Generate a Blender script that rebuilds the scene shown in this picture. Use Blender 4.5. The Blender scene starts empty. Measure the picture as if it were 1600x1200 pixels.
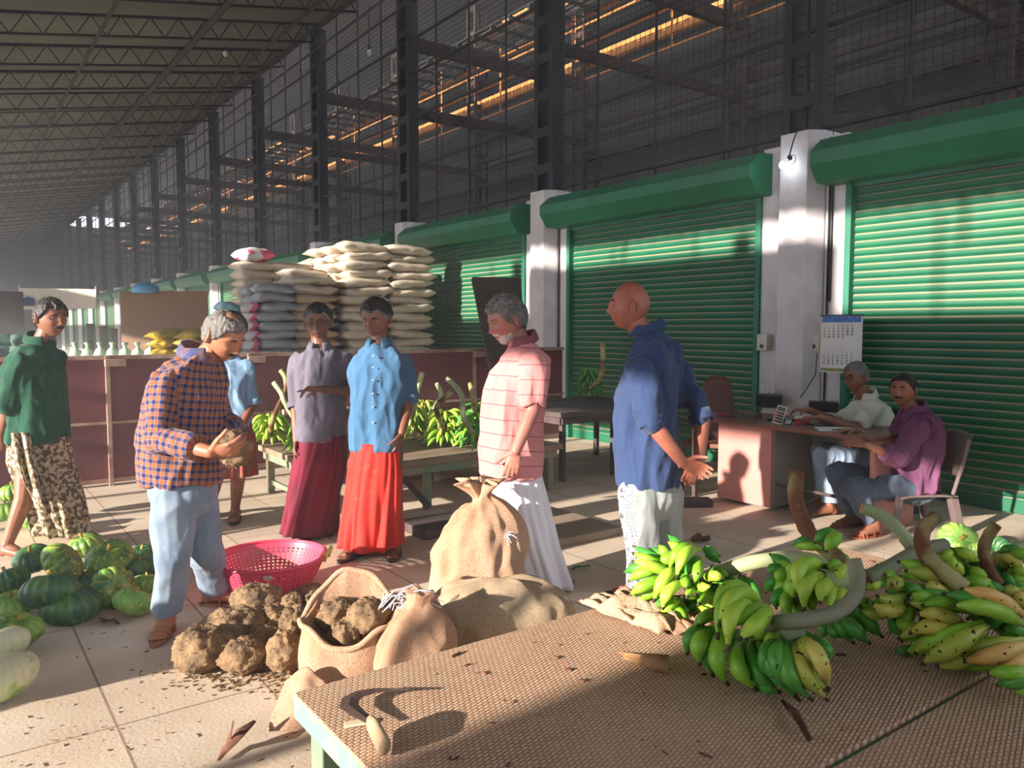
import bpy, math, random
import numpy as np
from mathutils import Vector, Matrix, noise
PI = math.pi
scn = bpy.context.scene
COL = scn.collection

# ------------------------------------------------------------------ camera
FPX, CH = 1230.0, 1.5
PITCH, AZ = math.atan(88/FPX), math.radians(36)
cF = np.array([math.sin(AZ)*math.cos(PITCH), math.cos(AZ)*math.cos(PITCH), -math.sin(PITCH)])
cR = np.array([math.cos(AZ), -math.sin(AZ), 0.0])
cU = np.cross(cR, cF)
cC = np.array([0, 0, CH])
cam_d = bpy.data.cameras.new('camera'); cam = bpy.data.objects.new('camera', cam_d); COL.objects.link(cam)
cam_d.sensor_width = 36; cam_d.lens = FPX/1600*36; cam_d.clip_end = 300
cam.location = cC
cam.rotation_euler = (math.pi/2-PITCH, 0, -AZ)
scn.camera = cam

# ------------------------------------------------------------------ light
w = bpy.data.worlds.new('sky'); scn.world = w; w.use_nodes = True
wn = w.node_tree.nodes; wl = w.node_tree.links
bg = wn['Background']
sky = wn.new('ShaderNodeTexSky'); sky.sky_type = 'HOSEK_WILKIE'; sky.turbidity = 3.0; sky.ground_albedo = 0.4
SAZ, SEL = math.radians(2.5), math.radians(14.8)      # the light travels towards +x
sun_dir = Vector((math.cos(SEL)*math.cos(SAZ), math.cos(SEL)*math.sin(SAZ), -math.sin(SEL)))
sky.sun_direction = -sun_dir
mixw = wn.new('ShaderNodeMixRGB'); mixw.inputs[0].default_value = 0.75
mixw.inputs[2].default_value = (0.80, 0.86, 1.0, 1)
wl.new(sky.outputs[0], mixw.inputs[1]); wl.new(mixw.outputs[0], bg.inputs[0])
bg.inputs[1].default_value = 2.6
sun_l = bpy.data.lights.new('sun', 'SUN'); sun = bpy.data.objects.new('sun', sun_l); COL.objects.link(sun)
sun_l.energy = 9.0; sun_l.angle = math.radians(0.7); sun_l.color = (1.0, 0.91, 0.80)
sun.rotation_euler = sun_dir.to_track_quat('-Z', 'Y').to_euler()
scn.view_settings.view_transform = 'Standard'; scn.view_settings.look = 'None'
scn.view_settings.gamma = 1; scn.view_settings.use_curve_mapping = False
scn.view_settings.exposure = 0.58

# ------------------------------------------------------------------ helpers
def P(px, py, k):                       # a point k metres in front of the lens
    return cC + k*(cF + cR*(px-800)/FPX - cU*(py-600)/FPX)
def G(px, py, z=0.0):                   # a point on the level z
    d = cF + cR*(px-800)/FPX - cU*(py-600)/FPX
    return cC + d*(z-CH)/d[2]
def V(a): return np.array(a, float)
def unit(a):
    a = V(a); n = np.linalg.norm(a); return a/n if n > 1e-9 else V((0, 0, 1))
def frame(t, ref=(0, 0, 1)):
    t = unit(t); ref = V(ref)
    if abs(np.dot(t, unit(ref))) > 0.97: ref = V((1, 0, 0)) if abs(t[0]) < 0.9 else V((0, 1, 0))
    a = unit(np.cross(ref, t)); b = np.cross(t, a); return a, b, t
ORG = {}                                # world origin of every object made here

class MB:
    def __init__(s): s.v = []; s.f = []; s.m = []; s.mi = 0
    def add(s, vs, fs):
        o = len(s.v); s.v.extend([tuple(map(float, p)) for p in vs]); s.f.extend([tuple(i+o for i in f) for f in fs]); s.m.extend([s.mi]*len(fs))
        return s
    def box(s, x0, x1, y0, y1, z0, z1):
        vs = [(x, y, z) for x in (x0, x1) for y in (y0, y1) for z in (z0, z1)]
        return s.add(vs, [(0, 1, 3, 2), (4, 6, 7, 5), (0, 4, 5, 1), (2, 3, 7, 6), (0, 2, 6, 4), (1, 5, 7, 3)])
    def obox(s, c, ax, ay, az):         # oriented box: centre and three half-axis vectors
        c, ax, ay, az = map(V, (c, ax, ay, az))
        vs = [c+i*ax+j*ay+k*az for i in (-1, 1) for j in (-1, 1) for k in (-1, 1)]
        return s.add(vs, [(0, 1, 3, 2), (4, 6, 7, 5), (0, 4, 5, 1), (2, 3, 7, 6), (0, 2, 6, 4), (1, 5, 7, 3)])
    def beam(s, p, q, w, h, up=(0, 0, 1)):
        p, q = V(p), V(q); a, b, t = frame(q-p, up)
        return s.obox((p+q)/2, a*w/2, b*h/2, (q-p)/2)
    def loft(s, rings, cap=True, closed=True):
        n = len(rings[0]); vs = [p for r in rings for p in r]; fs = []
        for i in range(len(rings)-1):
            for j in range(n if closed else n-1):
                fs.append((i*n+j, i*n+(j+1) % n, (i+1)*n+(j+1) % n, (i+1)*n+j))
        if cap: fs.append(tuple(range(n))[::-1]); fs.append(tuple(range((len(rings)-1)*n, len(rings)*n)))
        return s.add(vs, fs)
    def tube(s, pts, r, n=8, cap=True, rb=None):
        pts = [V(p) for p in pts]
        if not hasattr(r, '__len__'): r = [r]*len(pts)
        rings = []; a = None
        for i, p in enumerate(pts):
            t = unit(pts[min(i+1, len(pts)-1)]-pts[max(i-1, 0)])
            if a is None: a, b, _ = frame(t)
            else: a = unit(a-t*np.dot(a, t)); b = np.cross(t, a)
            q = rb[i] if rb else r[i]
            rings.append([p+a*math.cos(2*PI*j/n)*r[i]+b*math.sin(2*PI*j/n)*q for j in range(n)])
        return s.loft(rings, cap)
    def capsule(s, p, q, r0, r1, n=12):
        p, q = V(p), V(q); d = unit(q-p); pts = []; rs = []
        for i in range(4): th = (1-i/4)*PI/2; pts.append(p-d*r0*math.sin(th)); rs.append(max(r0*math.cos(th), r0*.05))
        pts.append(p); rs.append(r0); pts.append((p+q)/2); rs.append((r0+r1)/2); pts.append(q); rs.append(r1)
        for i in range(1, 5): th = i/4*PI/2; pts.append(q+d*r1*math.sin(th)); rs.append(max(r1*math.cos(th), r1*.05))
        return s.tube(pts, rs, n)
    def sph(s, c, r, n=16, m=10, ax=None):
        c = V(c); r = V(r if hasattr(r, '__len__') else (r, r, r)); ax = ax or ((1, 0, 0), (0, 1, 0), (0, 0, 1)); ax = [V(a) for a in ax]
        vs = [c-ax[2]*r[2]]; fs = []
        for i in range(1, m):
            ph = -PI/2+PI*i/m
            for j in range(n):
                th = 2*PI*j/n
                vs.append(c+ax[0]*r[0]*math.cos(ph)*math.cos(th)+ax[1]*r[1]*math.cos(ph)*math.sin(th)+ax[2]*r[2]*math.sin(ph))
        vs.append(c+ax[2]*r[2])
        for j in range(n): fs.append((0, 1+(j+1) % n, 1+j)); fs.append((len(vs)-1, 1+(m-2)*n+j, 1+(m-2)*n+(j+1) % n))
        for i in range(m-2):
            for j in range(n): fs.append((1+i*n+j, 1+i*n+(j+1) % n, 1+(i+1)*n+(j+1) % n, 1+(i+1)*n+j))
        return s.add(vs, fs)
    def build(s, name, mat, parent=None, smooth=False, origin=None, fn=None):
        vs = V(s.v)
        if fn is not None: vs = fn(vs)
        if origin is None:
            if parent is not None: origin = ORG[parent.name]
            else:
                lo, hi = vs.min(0), vs.max(0); origin = V(((lo[0]+hi[0])/2, (lo[1]+hi[1])/2, lo[2]))
        origin = V(origin)
        me = bpy.data.meshes.new(name); me.from_pydata((vs-origin).tolist(), [], s.f)
        for m_ in (mat if isinstance(mat, (list, tuple)) else [mat]): me.materials.append(m_)
        if any(s.m): me.polygons.foreach_set('material_index', s.m)
        if smooth: me.polygons.foreach_set('use_smooth', [True]*len(s.f))
        me.update()
        o = bpy.data.objects.new(name, me); COL.objects.link(o)
        ORG[o.name] = origin
        if parent is not None:
            o.parent = parent; o.location = origin-ORG[parent.name]
        else: o.location = origin
        return o

def empty(name, loc):
    o = bpy.data.objects.new(name, None); COL.objects.link(o); o.location = loc; o.empty_display_size = .1
    ORG[o.name] = V(loc); return o
def tag(o, label=None, cat=None, group=None, kind=None):
    if label: o['label'] = label
    if cat: o['category'] = cat
    if group: o['group'] = group
    if kind: o['kind'] = kind
    return o
def struct(o): o['kind'] = 'structure'; return o
def kids(o): return [c for c in bpy.data.objects if c.parent == o]
def copy_tree(o, parent=None):
    c = o.copy(); COL.objects.link(c)
    if parent is not None: c.parent = parent
    ORG[c.name] = ORG[o.name]
    for ch in o.children: copy_tree(ch, c)
    return c
def bevel(o, w=.004, seg=2):
    m = o.modifiers.new('bevel', 'BEVEL'); m.width = w; m.segments = seg; m.limit_method = 'ANGLE'; return o
def solid(o, th, off=-1):
    m = o.modifiers.new('solid', 'SOLIDIFY'); m.thickness = th; m.offset = off; return o
def subsurf(o, l=1):
    m = o.modifiers.new('sub', 'SUBSURF'); m.levels = l; m.render_levels = l; return o
def fbm(p, sc, seed=0, oct=3):
    return noise.fractal(Vector((p[0]*sc+seed*7.3, p[1]*sc-seed*3.1, p[2]*sc+seed*1.7)), 1.0, 2.0, oct)
def rough_fn(amp, sc, seed=0, squash=(1, 1, 1)):
    def fn(vs):
        c = vs.mean(0); out = vs.copy()
        for i, p in enumerate(vs):
            d = unit(p-c); q = (p-c)*V(squash)
            out[i] = p+d*amp*fbm(q, sc, seed)
        return out
    return fn

# ------------------------------------------------------------------ materials
def srgb(h):
    if isinstance(h, str):
        c = [int(h[i:i+2], 16)/255 for i in (0, 2, 4)]
    else: c = h
    return tuple(x/12.92 if x <= .04045 else ((x+.055)/1.055)**2.4 for x in c)+(1,)
def _n(nt, t, **kw):
    n = nt.nodes.new(t)
    for k, v in kw.items(): setattr(n, k, v)
    return n
def mat(name, c1, c2=None, rough=.8, scale=6, bump=0, bscale=40, metal=0, detail=4, stretch=(1, 1, 1), lo=.35, hi=.65, trans=0, sheen=0, coord='Object', dust=None, dlo=.2, dhi=.7, spec=.5):
    m = bpy.data.materials.new(name); m.use_nodes = True; nt = m.node_tree; L = nt.links
    b = nt.nodes['Principled BSDF']; b.inputs['Roughness'].default_value = rough; b.inputs['Metallic'].default_value = metal
    b.inputs['Specular IOR Level'].default_value = spec
    if sheen: b.inputs['Sheen Weight'].default_value = sheen
    tc = _n(nt, 'ShaderNodeTexCoord'); mp = _n(nt, 'ShaderNodeMapping'); mp.inputs['Scale'].default_value = stretch
    L.new(tc.outputs[coord], mp.inputs[0])
    col = None
    if c2 is not None:
        no = _n(nt, 'ShaderNodeTexNoise'); no.inputs['Scale'].default_value = scale; no.inputs['Detail'].default_value = detail
        L.new(mp.outputs[0], no.inputs['Vector'])
        r = _n(nt, 'ShaderNodeValToRGB'); r.color_ramp.elements[0].position = lo; r.color_ramp.elements[1].position = hi
        r.color_ramp.elements[0].color = srgb(c1); r.color_ramp.elements[1].color = srgb(c2)
        L.new(no.outputs['Fac'], r.inputs[0]); col = r.outputs[0]
    else:
        rg = _n(nt, 'ShaderNodeRGB'); rg.outputs[0].default_value = srgb(c1); col = rg.outputs[0]
    if dust:                            # dust lies on what faces up
        ge = _n(nt, 'ShaderNodeNewGeometry'); sp = _n(nt, 'ShaderNodeSeparateXYZ'); L.new(ge.outputs['True Normal' if False else 'Normal'], sp.inputs[0])
        mr = _n(nt, 'ShaderNodeMapRange'); mr.inputs[1].default_value = dlo; mr.inputs[2].default_value = dhi; L.new(sp.outputs[2], mr.inputs[0])
        mx = _n(nt, 'ShaderNodeMixRGB'); L.new(mr.outputs[0], mx.inputs[0]); L.new(col, mx.inputs[1]); mx.inputs[2].default_value = srgb(dust); col = mx.outputs[0]
    L.new(col, b.inputs['Base Color'])
    if bump:
        n2 = _n(nt, 'ShaderNodeTexNoise'); n2.inputs['Scale'].default_value = bscale; n2.inputs['Detail'].default_value = 3
        L.new(mp.outputs[0], n2.inputs['Vector'])
        bp = _n(nt, 'ShaderNodeBump'); bp.inputs['Strength'].default_value = 1; bp.inputs['Distance'].default_value = bump
        L.new(n2.outputs['Fac'], bp.inputs['Height']); L.new(bp.outputs[0], b.inputs['Normal'])
    return m
def math_n(nt, op, a, b=None, c=None):
    n = _n(nt, 'ShaderNodeMath', operation=op)
    for i, x in enumerate((a, b, c)):
        if x is None: continue
        if isinstance(x, (int, float)): n.inputs[i].default_value = x
        else: nt.links.new(x, n.inputs[i])
    return n.outputs[0]
def mixc(nt, f, a, b):
    n = _n(nt, 'ShaderNodeMixRGB')
    for i, x in enumerate((f, a, b)):
        if isinstance(x, (int, float)): n.inputs[i].default_value = x
        elif isinstance(x, tuple): n.inputs[i].default_value = x
        else: nt.links.new(x, n.inputs[i])
    return n.outputs[0]
# ================================================================== SETTING
XW = 6.93                                # face of the row of shops
PC = [4.67+4.05*k for k in range(-2, 15)]  # pillar centres along y
M_steel = mat('dark_steel', '131418', '1e1f24', .6, 3)
M_truss = mat('truss_steel', '15120f', '1e1a16', .7, 4)
M_rust = mat('rusty_beam', '24160e', '40281a', .8, 5, bump=.002)
M_conc = mat('painted_concrete', 'd2ccd0', 'b8b0b2', .75, 2.2, bump=.002, bscale=30, detail=8, lo=.45, hi=.75)
M_green = mat('green_shutter_paint', '0d5a3e', '136a4a', .55, 1.2, bump=.0006, bscale=25, dust='b39c84', dlo=.36, dhi=.72, detail=6)
M_greenbox = mat('green_housing_paint', '0f6542', '15734c', .45, 1.5, bump=.0008, bscale=12, dust='a9805f', dlo=.8, dhi=.95, detail=6)
M_guide = mat('green_guide_paint', '1b6a50', '2e7a60', .6, 3)
M_wire = mat('dark_wire', '121214', None, .6)

# floor: worn paving with joints
m = mat('paving', 'e2cfba', 'cfb9a2', .85, 1.6, bump=.0015, bscale=60, detail=9); nt = m.node_tree; b = nt.nodes['Principled BSDF']
base = b.inputs['Base Color'].links[0].from_socket
tc = nt.nodes['Texture Coordinate']; mp = _n(nt, 'ShaderNodeMapping'); mp.inputs['Location'].default_value = (-.482+.57*20, -3.2+1.2*20, 0); nt.links.new(tc.outputs['Object'], mp.inputs[0])
br = _n(nt, 'ShaderNodeTexBrick'); br.offset = 0; br.inputs['Scale'].default_value = 1; br.inputs['Brick Width'].default_value = .57; br.inputs['Row Height'].default_value = 1.2
br.inputs['Mortar Size'].default_value = .006; br.inputs['Mortar Smooth'].default_value = .3
br.inputs['Color1'].default_value = (1, 1, 1, 1); br.inputs['Color2'].default_value = (.86, .86, .86, 1); br.inputs['Mortar'].default_value = (.45, .40, .36, 1)
nt.links.new(mp.outputs[0], br.inputs['Vector'])
mm = _n(nt, 'ShaderNodeMixRGB', blend_type='MULTIPLY'); mm.inputs[0].default_value = 1; nt.links.new(base, mm.inputs[1]); nt.links.new(br.outputs[0], mm.inputs[2])
no = _n(nt, 'ShaderNodeTexNoise'); no.inputs['Scale'].default_value = .9; no.inputs['Detail'].default_value = 8; nt.links.new(tc.outputs['Object'], no.inputs['Vector'])
st = _n(nt, 'ShaderNodeMapRange'); st.inputs[1].default_value = .5; st.inputs[2].default_value = .75; st.inputs[4].default_value = .45; nt.links.new(no.outputs[0], st.inputs[0])
fin = mixc(nt, st.outputs[0], mm.outputs[0], srgb('b79c82')); nt.links.new(fin, b.inputs['Base Color'])
M_floor = m
o = MB().box(-12, 22, -10, 72, -.2, 0).build('floor', M_floor, origin=(0, 0, 0)); struct(o)

# ---- shop row: pillars, shutters
def pillar(c, idx):
    x = XW; zt = 3.38
    prof = [(x+.25, c-.25), (x+.25, c+.25), (x-.02, c+.25), (x-.17, c+.15), (x-.17, c-.15), (x-.02, c-.25)]
    mb = MB()
    mb.loft([[(a, b_, 0) for a, b_ in prof], [(a, b_, zt) for a, b_ in prof]])
    mb.box(x, x+.25, c-.47, c-.25, 0, zt-.06); mb.box(x, x+.25, c+.25, c+.47, 0, zt-.06)
    t = mb.build('trim_%d' % idx, M_conc); struct(bevel(t, .008))
    g = MB()
    for s in (-1, 1): g.box(x-.03, x+.05, c+s*.5-.03, c+s*.5+.03, 0, 3.05)
    g.build('shutter_guide', M_guide, t)
    # grooves / pipes on the pillar
    k = MB(); k.tube([(x-.02, c-.3, 0), (x-.02, c-.3, 3.3)], .011, 6); k.build('conduit', M_steel, t)
    # steel column above: two channels with batten plates
    q = MB()
    for s in (-1, 1): q.box(x-.06, x+.14, c+s*.17-.045, c+s*.17+.045, zt, 7.95)
    for i in range(9): q.box(x-.065, x-.05, c-.2, c+.2, zt+.25+i*.5, zt+.25+i*.5+.13)
    q.build('steel_column', M_steel, t)
for i, c in enumerate(PC): pillar(c, i+1)
def shutter(c0, c1, idx):
    y0, y1 = c0+.47, c1-.47; x = XW+.06
    pr_ = []; z = 0.0; pr_.append((x, 0.0)); pr_.append((x-.01, .005)); pr_.append((x-.01, .12)); z = .125
    pitch = .0705
    while z+pitch < 3.08:
        for t in range(8):
            u = t/7
            pr_.append((x-.004-.017*math.sin(PI*min(1, u*1.0))**.8, z+u*pitch*.93))
        z += pitch
    ys = [y0, y1]
    mb = MB(); n = len(pr_)
    mb.add([(a, y, b_) for y in ys for a, b_ in pr_], [(i, i+1, n+i+1, n+i) for i in range(n-1)])
    t = mb.build('door_%d' % idx, M_green); solid(t, .004); struct(t)
    h = MB(); H = [(XW+.1, 3.27), (XW-.20, 3.25), (XW-.36, 3.12), (XW-.36, 3.0), (XW-.24, 2.84), (XW+.1, 2.84)]
    ya, yb = c0+.36, c1-.30
    h.loft([[(a, ya, b_) for a, b_ in H][::-1], [(a, yb, b_) for a, b_ in H][::-1]])
    bevel(h.build('housing', M_greenbox, t), .006)
    e = MB(); e.box(XW, XW+.08, c0+.47, c1-.47, 2.8, 2.86); e.build('drip_edge', M_guide, t)
    return t
for i in range(len(PC)-1): shutter(PC[i], PC[i+1], i+1)
o = MB().box(XW+.12, XW+.3, PC[0], PC[-1], 0, 3.33).build('wall_east', M_steel); struct(o)

# ---- wire wall above the shops
mb = MB()
y = PC[0]
while y < PC[-1]:
    mb.box(XW+.03, XW+.055, y, y+.025, 3.3, 7.95); y += 4.05/4
for z in (3.4, 4.35, 5.2, 5.95, 6.55, 7.2): mb.box(XW+.02, XW+.06, PC[0], PC[-1], z, z+.035)
struct(mb.build('wall_upper', M_steel))
mw = bpy.data.materials.new('wire_mesh'); mw.use_nodes = True; nt = mw.node_tree
b = nt.nodes['Principled BSDF']; b.inputs['Base Color'].default_value = srgb('15161a'); b.inputs['Roughness'].default_value = .6
tc = _n(nt, 'ShaderNodeTexCoord'); sp = _n(nt, 'ShaderNodeSeparateXYZ'); nt.links.new(tc.outputs['Object'], sp.inputs[0])
fy = math_n(nt, 'LESS_THAN', math_n(nt, 'FRACT', math_n(nt, 'MULTIPLY', sp.outputs[1], 12.0)), .11)
fz = math_n(nt, 'LESS_THAN', math_n(nt, 'FRACT', math_n(nt, 'MULTIPLY', sp.outputs[2], 12.0)), .11)
nt.links.new(math_n(nt, 'MAXIMUM', fy, fz), b.inputs['Alpha'])
mb = MB(); mb.add([(XW+.045, PC[0], 3.3), (XW+.045, PC[-1], 3.3), (XW+.045, PC[-1], 7.95), (XW+.045, PC[0], 7.95)], [(0, 1, 2, 3)])
struct(mb.build('wall_wire', mw))

# ---- roof of the hall: falls to the west
def rz(x): return 8.0+.18*(x-XW)
M_roof = mat('roof_sheet', '5a5d50', '6a6c60', .7, .6, detail=6, stretch=(.2, 3, 1))
mb = MB(); xs = [-5.6, XW+.06]; ys = np.arange(-9, 70, .11); n = len(ys)
mb.add([(x, y, rz(x)+.14+(.02 if i % 2 else -.02)) for x in xs for i, y in enumerate(ys)], [(i, i+1, n+i+1, n+i) for i in range(n-1)])
o = mb.build('ceiling', M_roof, origin=(0, 0, 0)); solid(o, .02, 1); struct(o)
mb = MB()
ty = 4.67-4.05*2
while ty < 66:                           # lattice rafters across the hall
    for dy in (0, 2.02):
        yy = ty+dy
        a, e = (-5.5, yy, rz(-5.5)+.1), (XW, yy, rz(XW)+.1)
        mb.beam(a, e, .05, .06); a2, e2 = (-5.5, yy, rz(-5.5)-.28), (XW, yy, rz(XW)-.28); mb.beam(a2, e2, .04, .04)
        k = 24
        for i in range(k):
            x0 = -5.5+i*12.43/k; x1 = x0+12.43/k/2; x2 = x0+12.43/k
            mb.beam((x0, yy, rz(x0)-.28), (x1, yy, rz(x1)+.1), .02, .02); mb.beam((x1, yy, rz(x1)+.1), (x2, yy, rz(x2)-.28), .02, .02)
    ty += 4.05
struct(mb.build('trim_18', M_truss))
mb = MB()
for x in (-4.2, -1.2, .9, 2.6, 4.35, 5.9): mb.tube([(x, -8, rz(x)-.36), (x, 68, rz(x)-.36)], .06 if x in (.9, 4.35, -1.2) else .035, 8)
mb.tube([(XW-.05, -8, 7.95), (XW-.05, 68, 7.95)], .06, 8); mb.tube([(XW-.3, -8, 7.3), (XW-.3, 68, 7.3)], .02, 6)
struct(mb.build('trim_19', M_truss))

# ---- second hall behind the wire: walkways, rails and a higher roof
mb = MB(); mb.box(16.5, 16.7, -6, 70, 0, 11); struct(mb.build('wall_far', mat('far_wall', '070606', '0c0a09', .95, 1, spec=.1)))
mb = MB()
mb2 = MB()
for z, h_ in ((8.6, .18), (6.9, .24), (7.95, .1), (7.4, .08)): mb2.box(11.15, 11.25, -6, 70, z, z+h_)
for z in (6.6, 7.7, 8.3): mb2.tube([(11.0, -6, z), (11.0, 70, z)], .022, 6)
y = -6
while y < 66: mb2.tube([(11.0, y, 6.6), (11.0, y, 8.3)], .02, 6); y += 2.7
struct(mb2.build('trim_22', mat('sunlit_rust_rail', 'a8652e', 'c88440', .8, 4)))  # rust brightened: the orange of sunlight is put into the rail colour
for z, h_ in ((5.6, .12), (5.0, .06)): mb.box(11.15, 11.25, -6, 70, z, z+h_)
for z in (6.08, 5.3): mb.tube([(11.0, -6, z), (11.0, 70, z)], .022, 6)
y = -6
while y < 66: mb.tube([(11.0, y, 5.0), (11.0, y, 6.6)], .02, 6); y += 1.35
for c in PC:                             # lattice columns and cross beams
    for s in (-1, 1):
        for r in (-1, 1): mb.box(11.15+r*.16-.03, 11.15+r*.16+.03, c+s*.16-.03, c+s*.16+.03, 0, 9.6)
    for i in range(16): mb.box(10.98, 11.0, c-.16, c+.16, .3+i*.6, .3+i*.6+.12); mb.box(11.0, 11.3, c-.18, c-.16, .3+i*.6, .3+i*.6+.12)
    mb.box(XW+.1, 11.2, c-.06, c+.06, 6.45, 6.67); mb.box(XW+.1, 11.2, c-.05, c+.05, 5.3, 5.45)
struct(mb.build('trim_20', M_rust))
mb = MB(); random.seed(4)                # slatted grating overhead
x = 9.9
while x < 11.2:
    y = -6
    while y < 66:
        l = random.uniform(.5, 2.5)
        if random.random() < .7: mb.box(x, x+.05, y, y+l, 8.0, 8.02)
        y += l
    x += .085
y = -6
while y < 66: mb.box(9.9, 11.2, y, y+.05, 7.93, 8.0); y += .68
struct(mb.build('trim_21', M_truss))
M_hi = mat('high_roof_sheet', '4a4642', '5c564e', .7, 1)
mb = MB()
for x0, x1, y0 in ((XW+1.2, 9.2, -6), (9.2, 11.2, -6), (11.2, 11.5, -6), (11.5, 16.6, -6)):
    mb.box(x0, x1, y0, 70 if x0 != 11.2 else 9, 10.0+.1*(x0-7), 10.04+.1*(x0-7))
struct(mb.build('ceiling_high', M_hi))

# ---- unseen west side: posts, lintel and closed parts shaped to cut the sunlight
M_plast = mat('plaster', 'a89f92', '8f867a', .9, 2)
mb = MB(); xw = -5.55
def opening(y0, y1, z0, z1): mb.box(xw-.12, xw, y0, y1, z0, z1)
mb.box(xw-.12, xw, -9, 68, 3.52, 4.95)                       # lintel
mb.box(xw-.12, xw, 3.72, 8.6, 4.95, 5.62)                    # boarding added to narrow the upper band of sun
mb.box(xw-.12, xw, -9, .72, 0, 3.52)                         # closed part added to shade the front table
for c in PC: mb.box(xw-.15, xw+.02, c-4.05+.2-.12, c-4.05+.2+.12, 0, 5.8)
for y in (2.35, 6.6, 7.4, 10.9, 1.75): mb.box(xw-.05, xw+.02, y, y+.09, 0, 3.6)  # thin posts added out of view to stripe the floor with shade
for y in np.arange(-8, 66, 1.35): mb.box(xw-.03, xw, y, y+.04, 4.95, 5.8)
struct(mb.build('wall_west', M_plast))
mb = MB(); mb.box(-5.7, XW, -7.2, -7, 0, 3.6); struct(mb.build('wall_south_shade', M_plast))  # unseen wall added behind the camera to dim the ambient light
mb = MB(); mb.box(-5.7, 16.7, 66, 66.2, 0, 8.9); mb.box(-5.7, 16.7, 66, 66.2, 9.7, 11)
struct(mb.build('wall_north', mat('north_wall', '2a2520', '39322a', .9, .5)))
# ================================================================== PEOPLE
Fh = unit((cF[0], cF[1], 0))
def vec(a, b, c): return a*cR+b*V((0, 0, 1))-c*Fh      # right, up, towards the viewer
def heading(psi):
    a = math.radians(psi); return -Fh*math.cos(a)+cR*math.sin(a)
def sstep(a, b, x):
    t = np.clip((x-a)/(b-a), 0, 1); return t*t*(3-2*t)
def remesh(mb, voxel, smooth=2, keep=None):
    me = bpy.data.meshes.new('tmp'); me.from_pydata(mb.v, [], mb.f); me.update()
    o = bpy.data.objects.new('tmp', me); COL.objects.link(o)
    r = o.modifiers.new('r', 'REMESH'); r.mode = 'VOXEL'; r.voxel_size = voxel
    if smooth: s = o.modifiers.new('s', 'SMOOTH'); s.iterations = smooth; s.factor = .5
    dg = bpy.context.evaluated_depsgraph_get(); dg.update()
    m2 = bpy.data.meshes.new_from_object(o.evaluated_get(dg))
    n = len(m2.vertices); co = np.empty(n*3); m2.vertices.foreach_get('co', co); co = co.reshape(-1, 3)
    no = np.empty(n*3); m2.vertices.foreach_get('normal', no); no = no.reshape(-1, 3)
    bpy.data.objects.remove(o); bpy.data.meshes.remove(me)
    return m2, co, no
def link_mesh(name, m2, co, mats, parent, smooth=True):
    org = ORG[parent.name]
    m2.name = name; m2.materials.clear()
    for x in mats: m2.materials.append(x)
    m2.vertices.foreach_set('co', (co-org).ravel())
    m2.polygons.foreach_set('use_smooth', [smooth]*len(m2.polygons)); m2.update()
    o = bpy.data.objects.new(name, m2); COL.objects.link(o); o.parent = parent; ORG[o.name] = org
    return o
def fold(co, no, amp, sc, seed, st=(1, 1, .6)):
    out = co.copy(); s = V(st)*sc
    for i in range(len(co)):
        p = co[i]*s
        a = noise.noise(Vector((p[0]+seed, p[1], p[2]))); b_ = noise.noise(Vector((p[0]*2.1-seed, p[1]*2.1, p[2]*2.1+5)))
        r = (1-abs(a)*2.6); c = (1-abs(b_)*2.6)
        e3 = 1-abs(noise.noise(Vector((p[0]*4.5, p[1]*4.5+seed, p[2]*4.5))))*2.6
        out[i] = co[i]+no[i]*amp*(r*1.5+c*.55+e3*.10-.8)
    return out

HA, HB, HC = .075, .096, .1175
def head_surface(n=88, m=72, fat=1.0):
    ph = -PI/2+PI*(np.arange(m+1))/m; th = 2*PI*np.arange(n)/n
    PH, TH = np.meshgrid(ph, th, indexing='ij')
    x = HA*np.cos(PH)*np.cos(TH); y = HB*np.cos(PH)*np.sin(TH); z = HC*np.sin(PH)
    t = np.clip(-z/HC, 0, 1)
    # squarer skull and jaw
    x = x*(1+.10*np.clip(1-abs(z/HC)**3, 0, 1))
    x = x*(1-.24*t**1.6*fat**-1)*(1+.05*sstep(.0, .8, z/HC))
    y = np.where(y > 0, y*(1-.04*sstep(.3, 1, z/HC))+.010*t, y*(1-.50*t**1.2))
    y = y-.006
    fr = sstep(.0, .05, y)
    g = lambda cx, cz, sx, sz: np.exp(-((x-cx)/sx)**2-((z-cz)/sz)**2)*fr
    g2 = lambda cx, cz, sx, sz: g(cx, cz, sx, sz)+g(-cx, cz, sx, sz)
    d = .013*g(0, .004, .009, .022)+.022*g(0, -.024, .011, .013)+.008*g2(.012, -.030, .007, .007)
    d += .006*g2(.026, .030, .022, .009)-.010*g2(.031, .010, .016, .011)+.006*g2(.045, -.018, .018, .018)
    d += .007*g(0, -.054, .020, .006)+.007*g(0, -.067, .017, .006)-.005*g(0, -.0605, .021, .0028)-.004*g(0, -.079, .02, .006)
    d += .009*g(0, -.096, .018, .013)
    y = y+d
    return x, y, z
def head_axes(c, psi, pitch, roll=0):
    f = heading(psi); u = V((0, 0, 1)); a = math.radians(pitch)
    f2 = f*math.cos(a)-u*math.sin(a); u2 = u*math.cos(a)+f*math.sin(a); r = np.cross(f2, u2)
    b_ = math.radians(roll); r2 = r*math.cos(b_)+u2*math.sin(b_); u3 = u2*math.cos(b_)-r*math.sin(b_)
    return r2, f2, u3
def put_head(c, ax, s, x, y, z):
    return c+s*(x[..., None]*ax[0]+y[..., None]*ax[1]+z[..., None]*ax[2])
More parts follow.
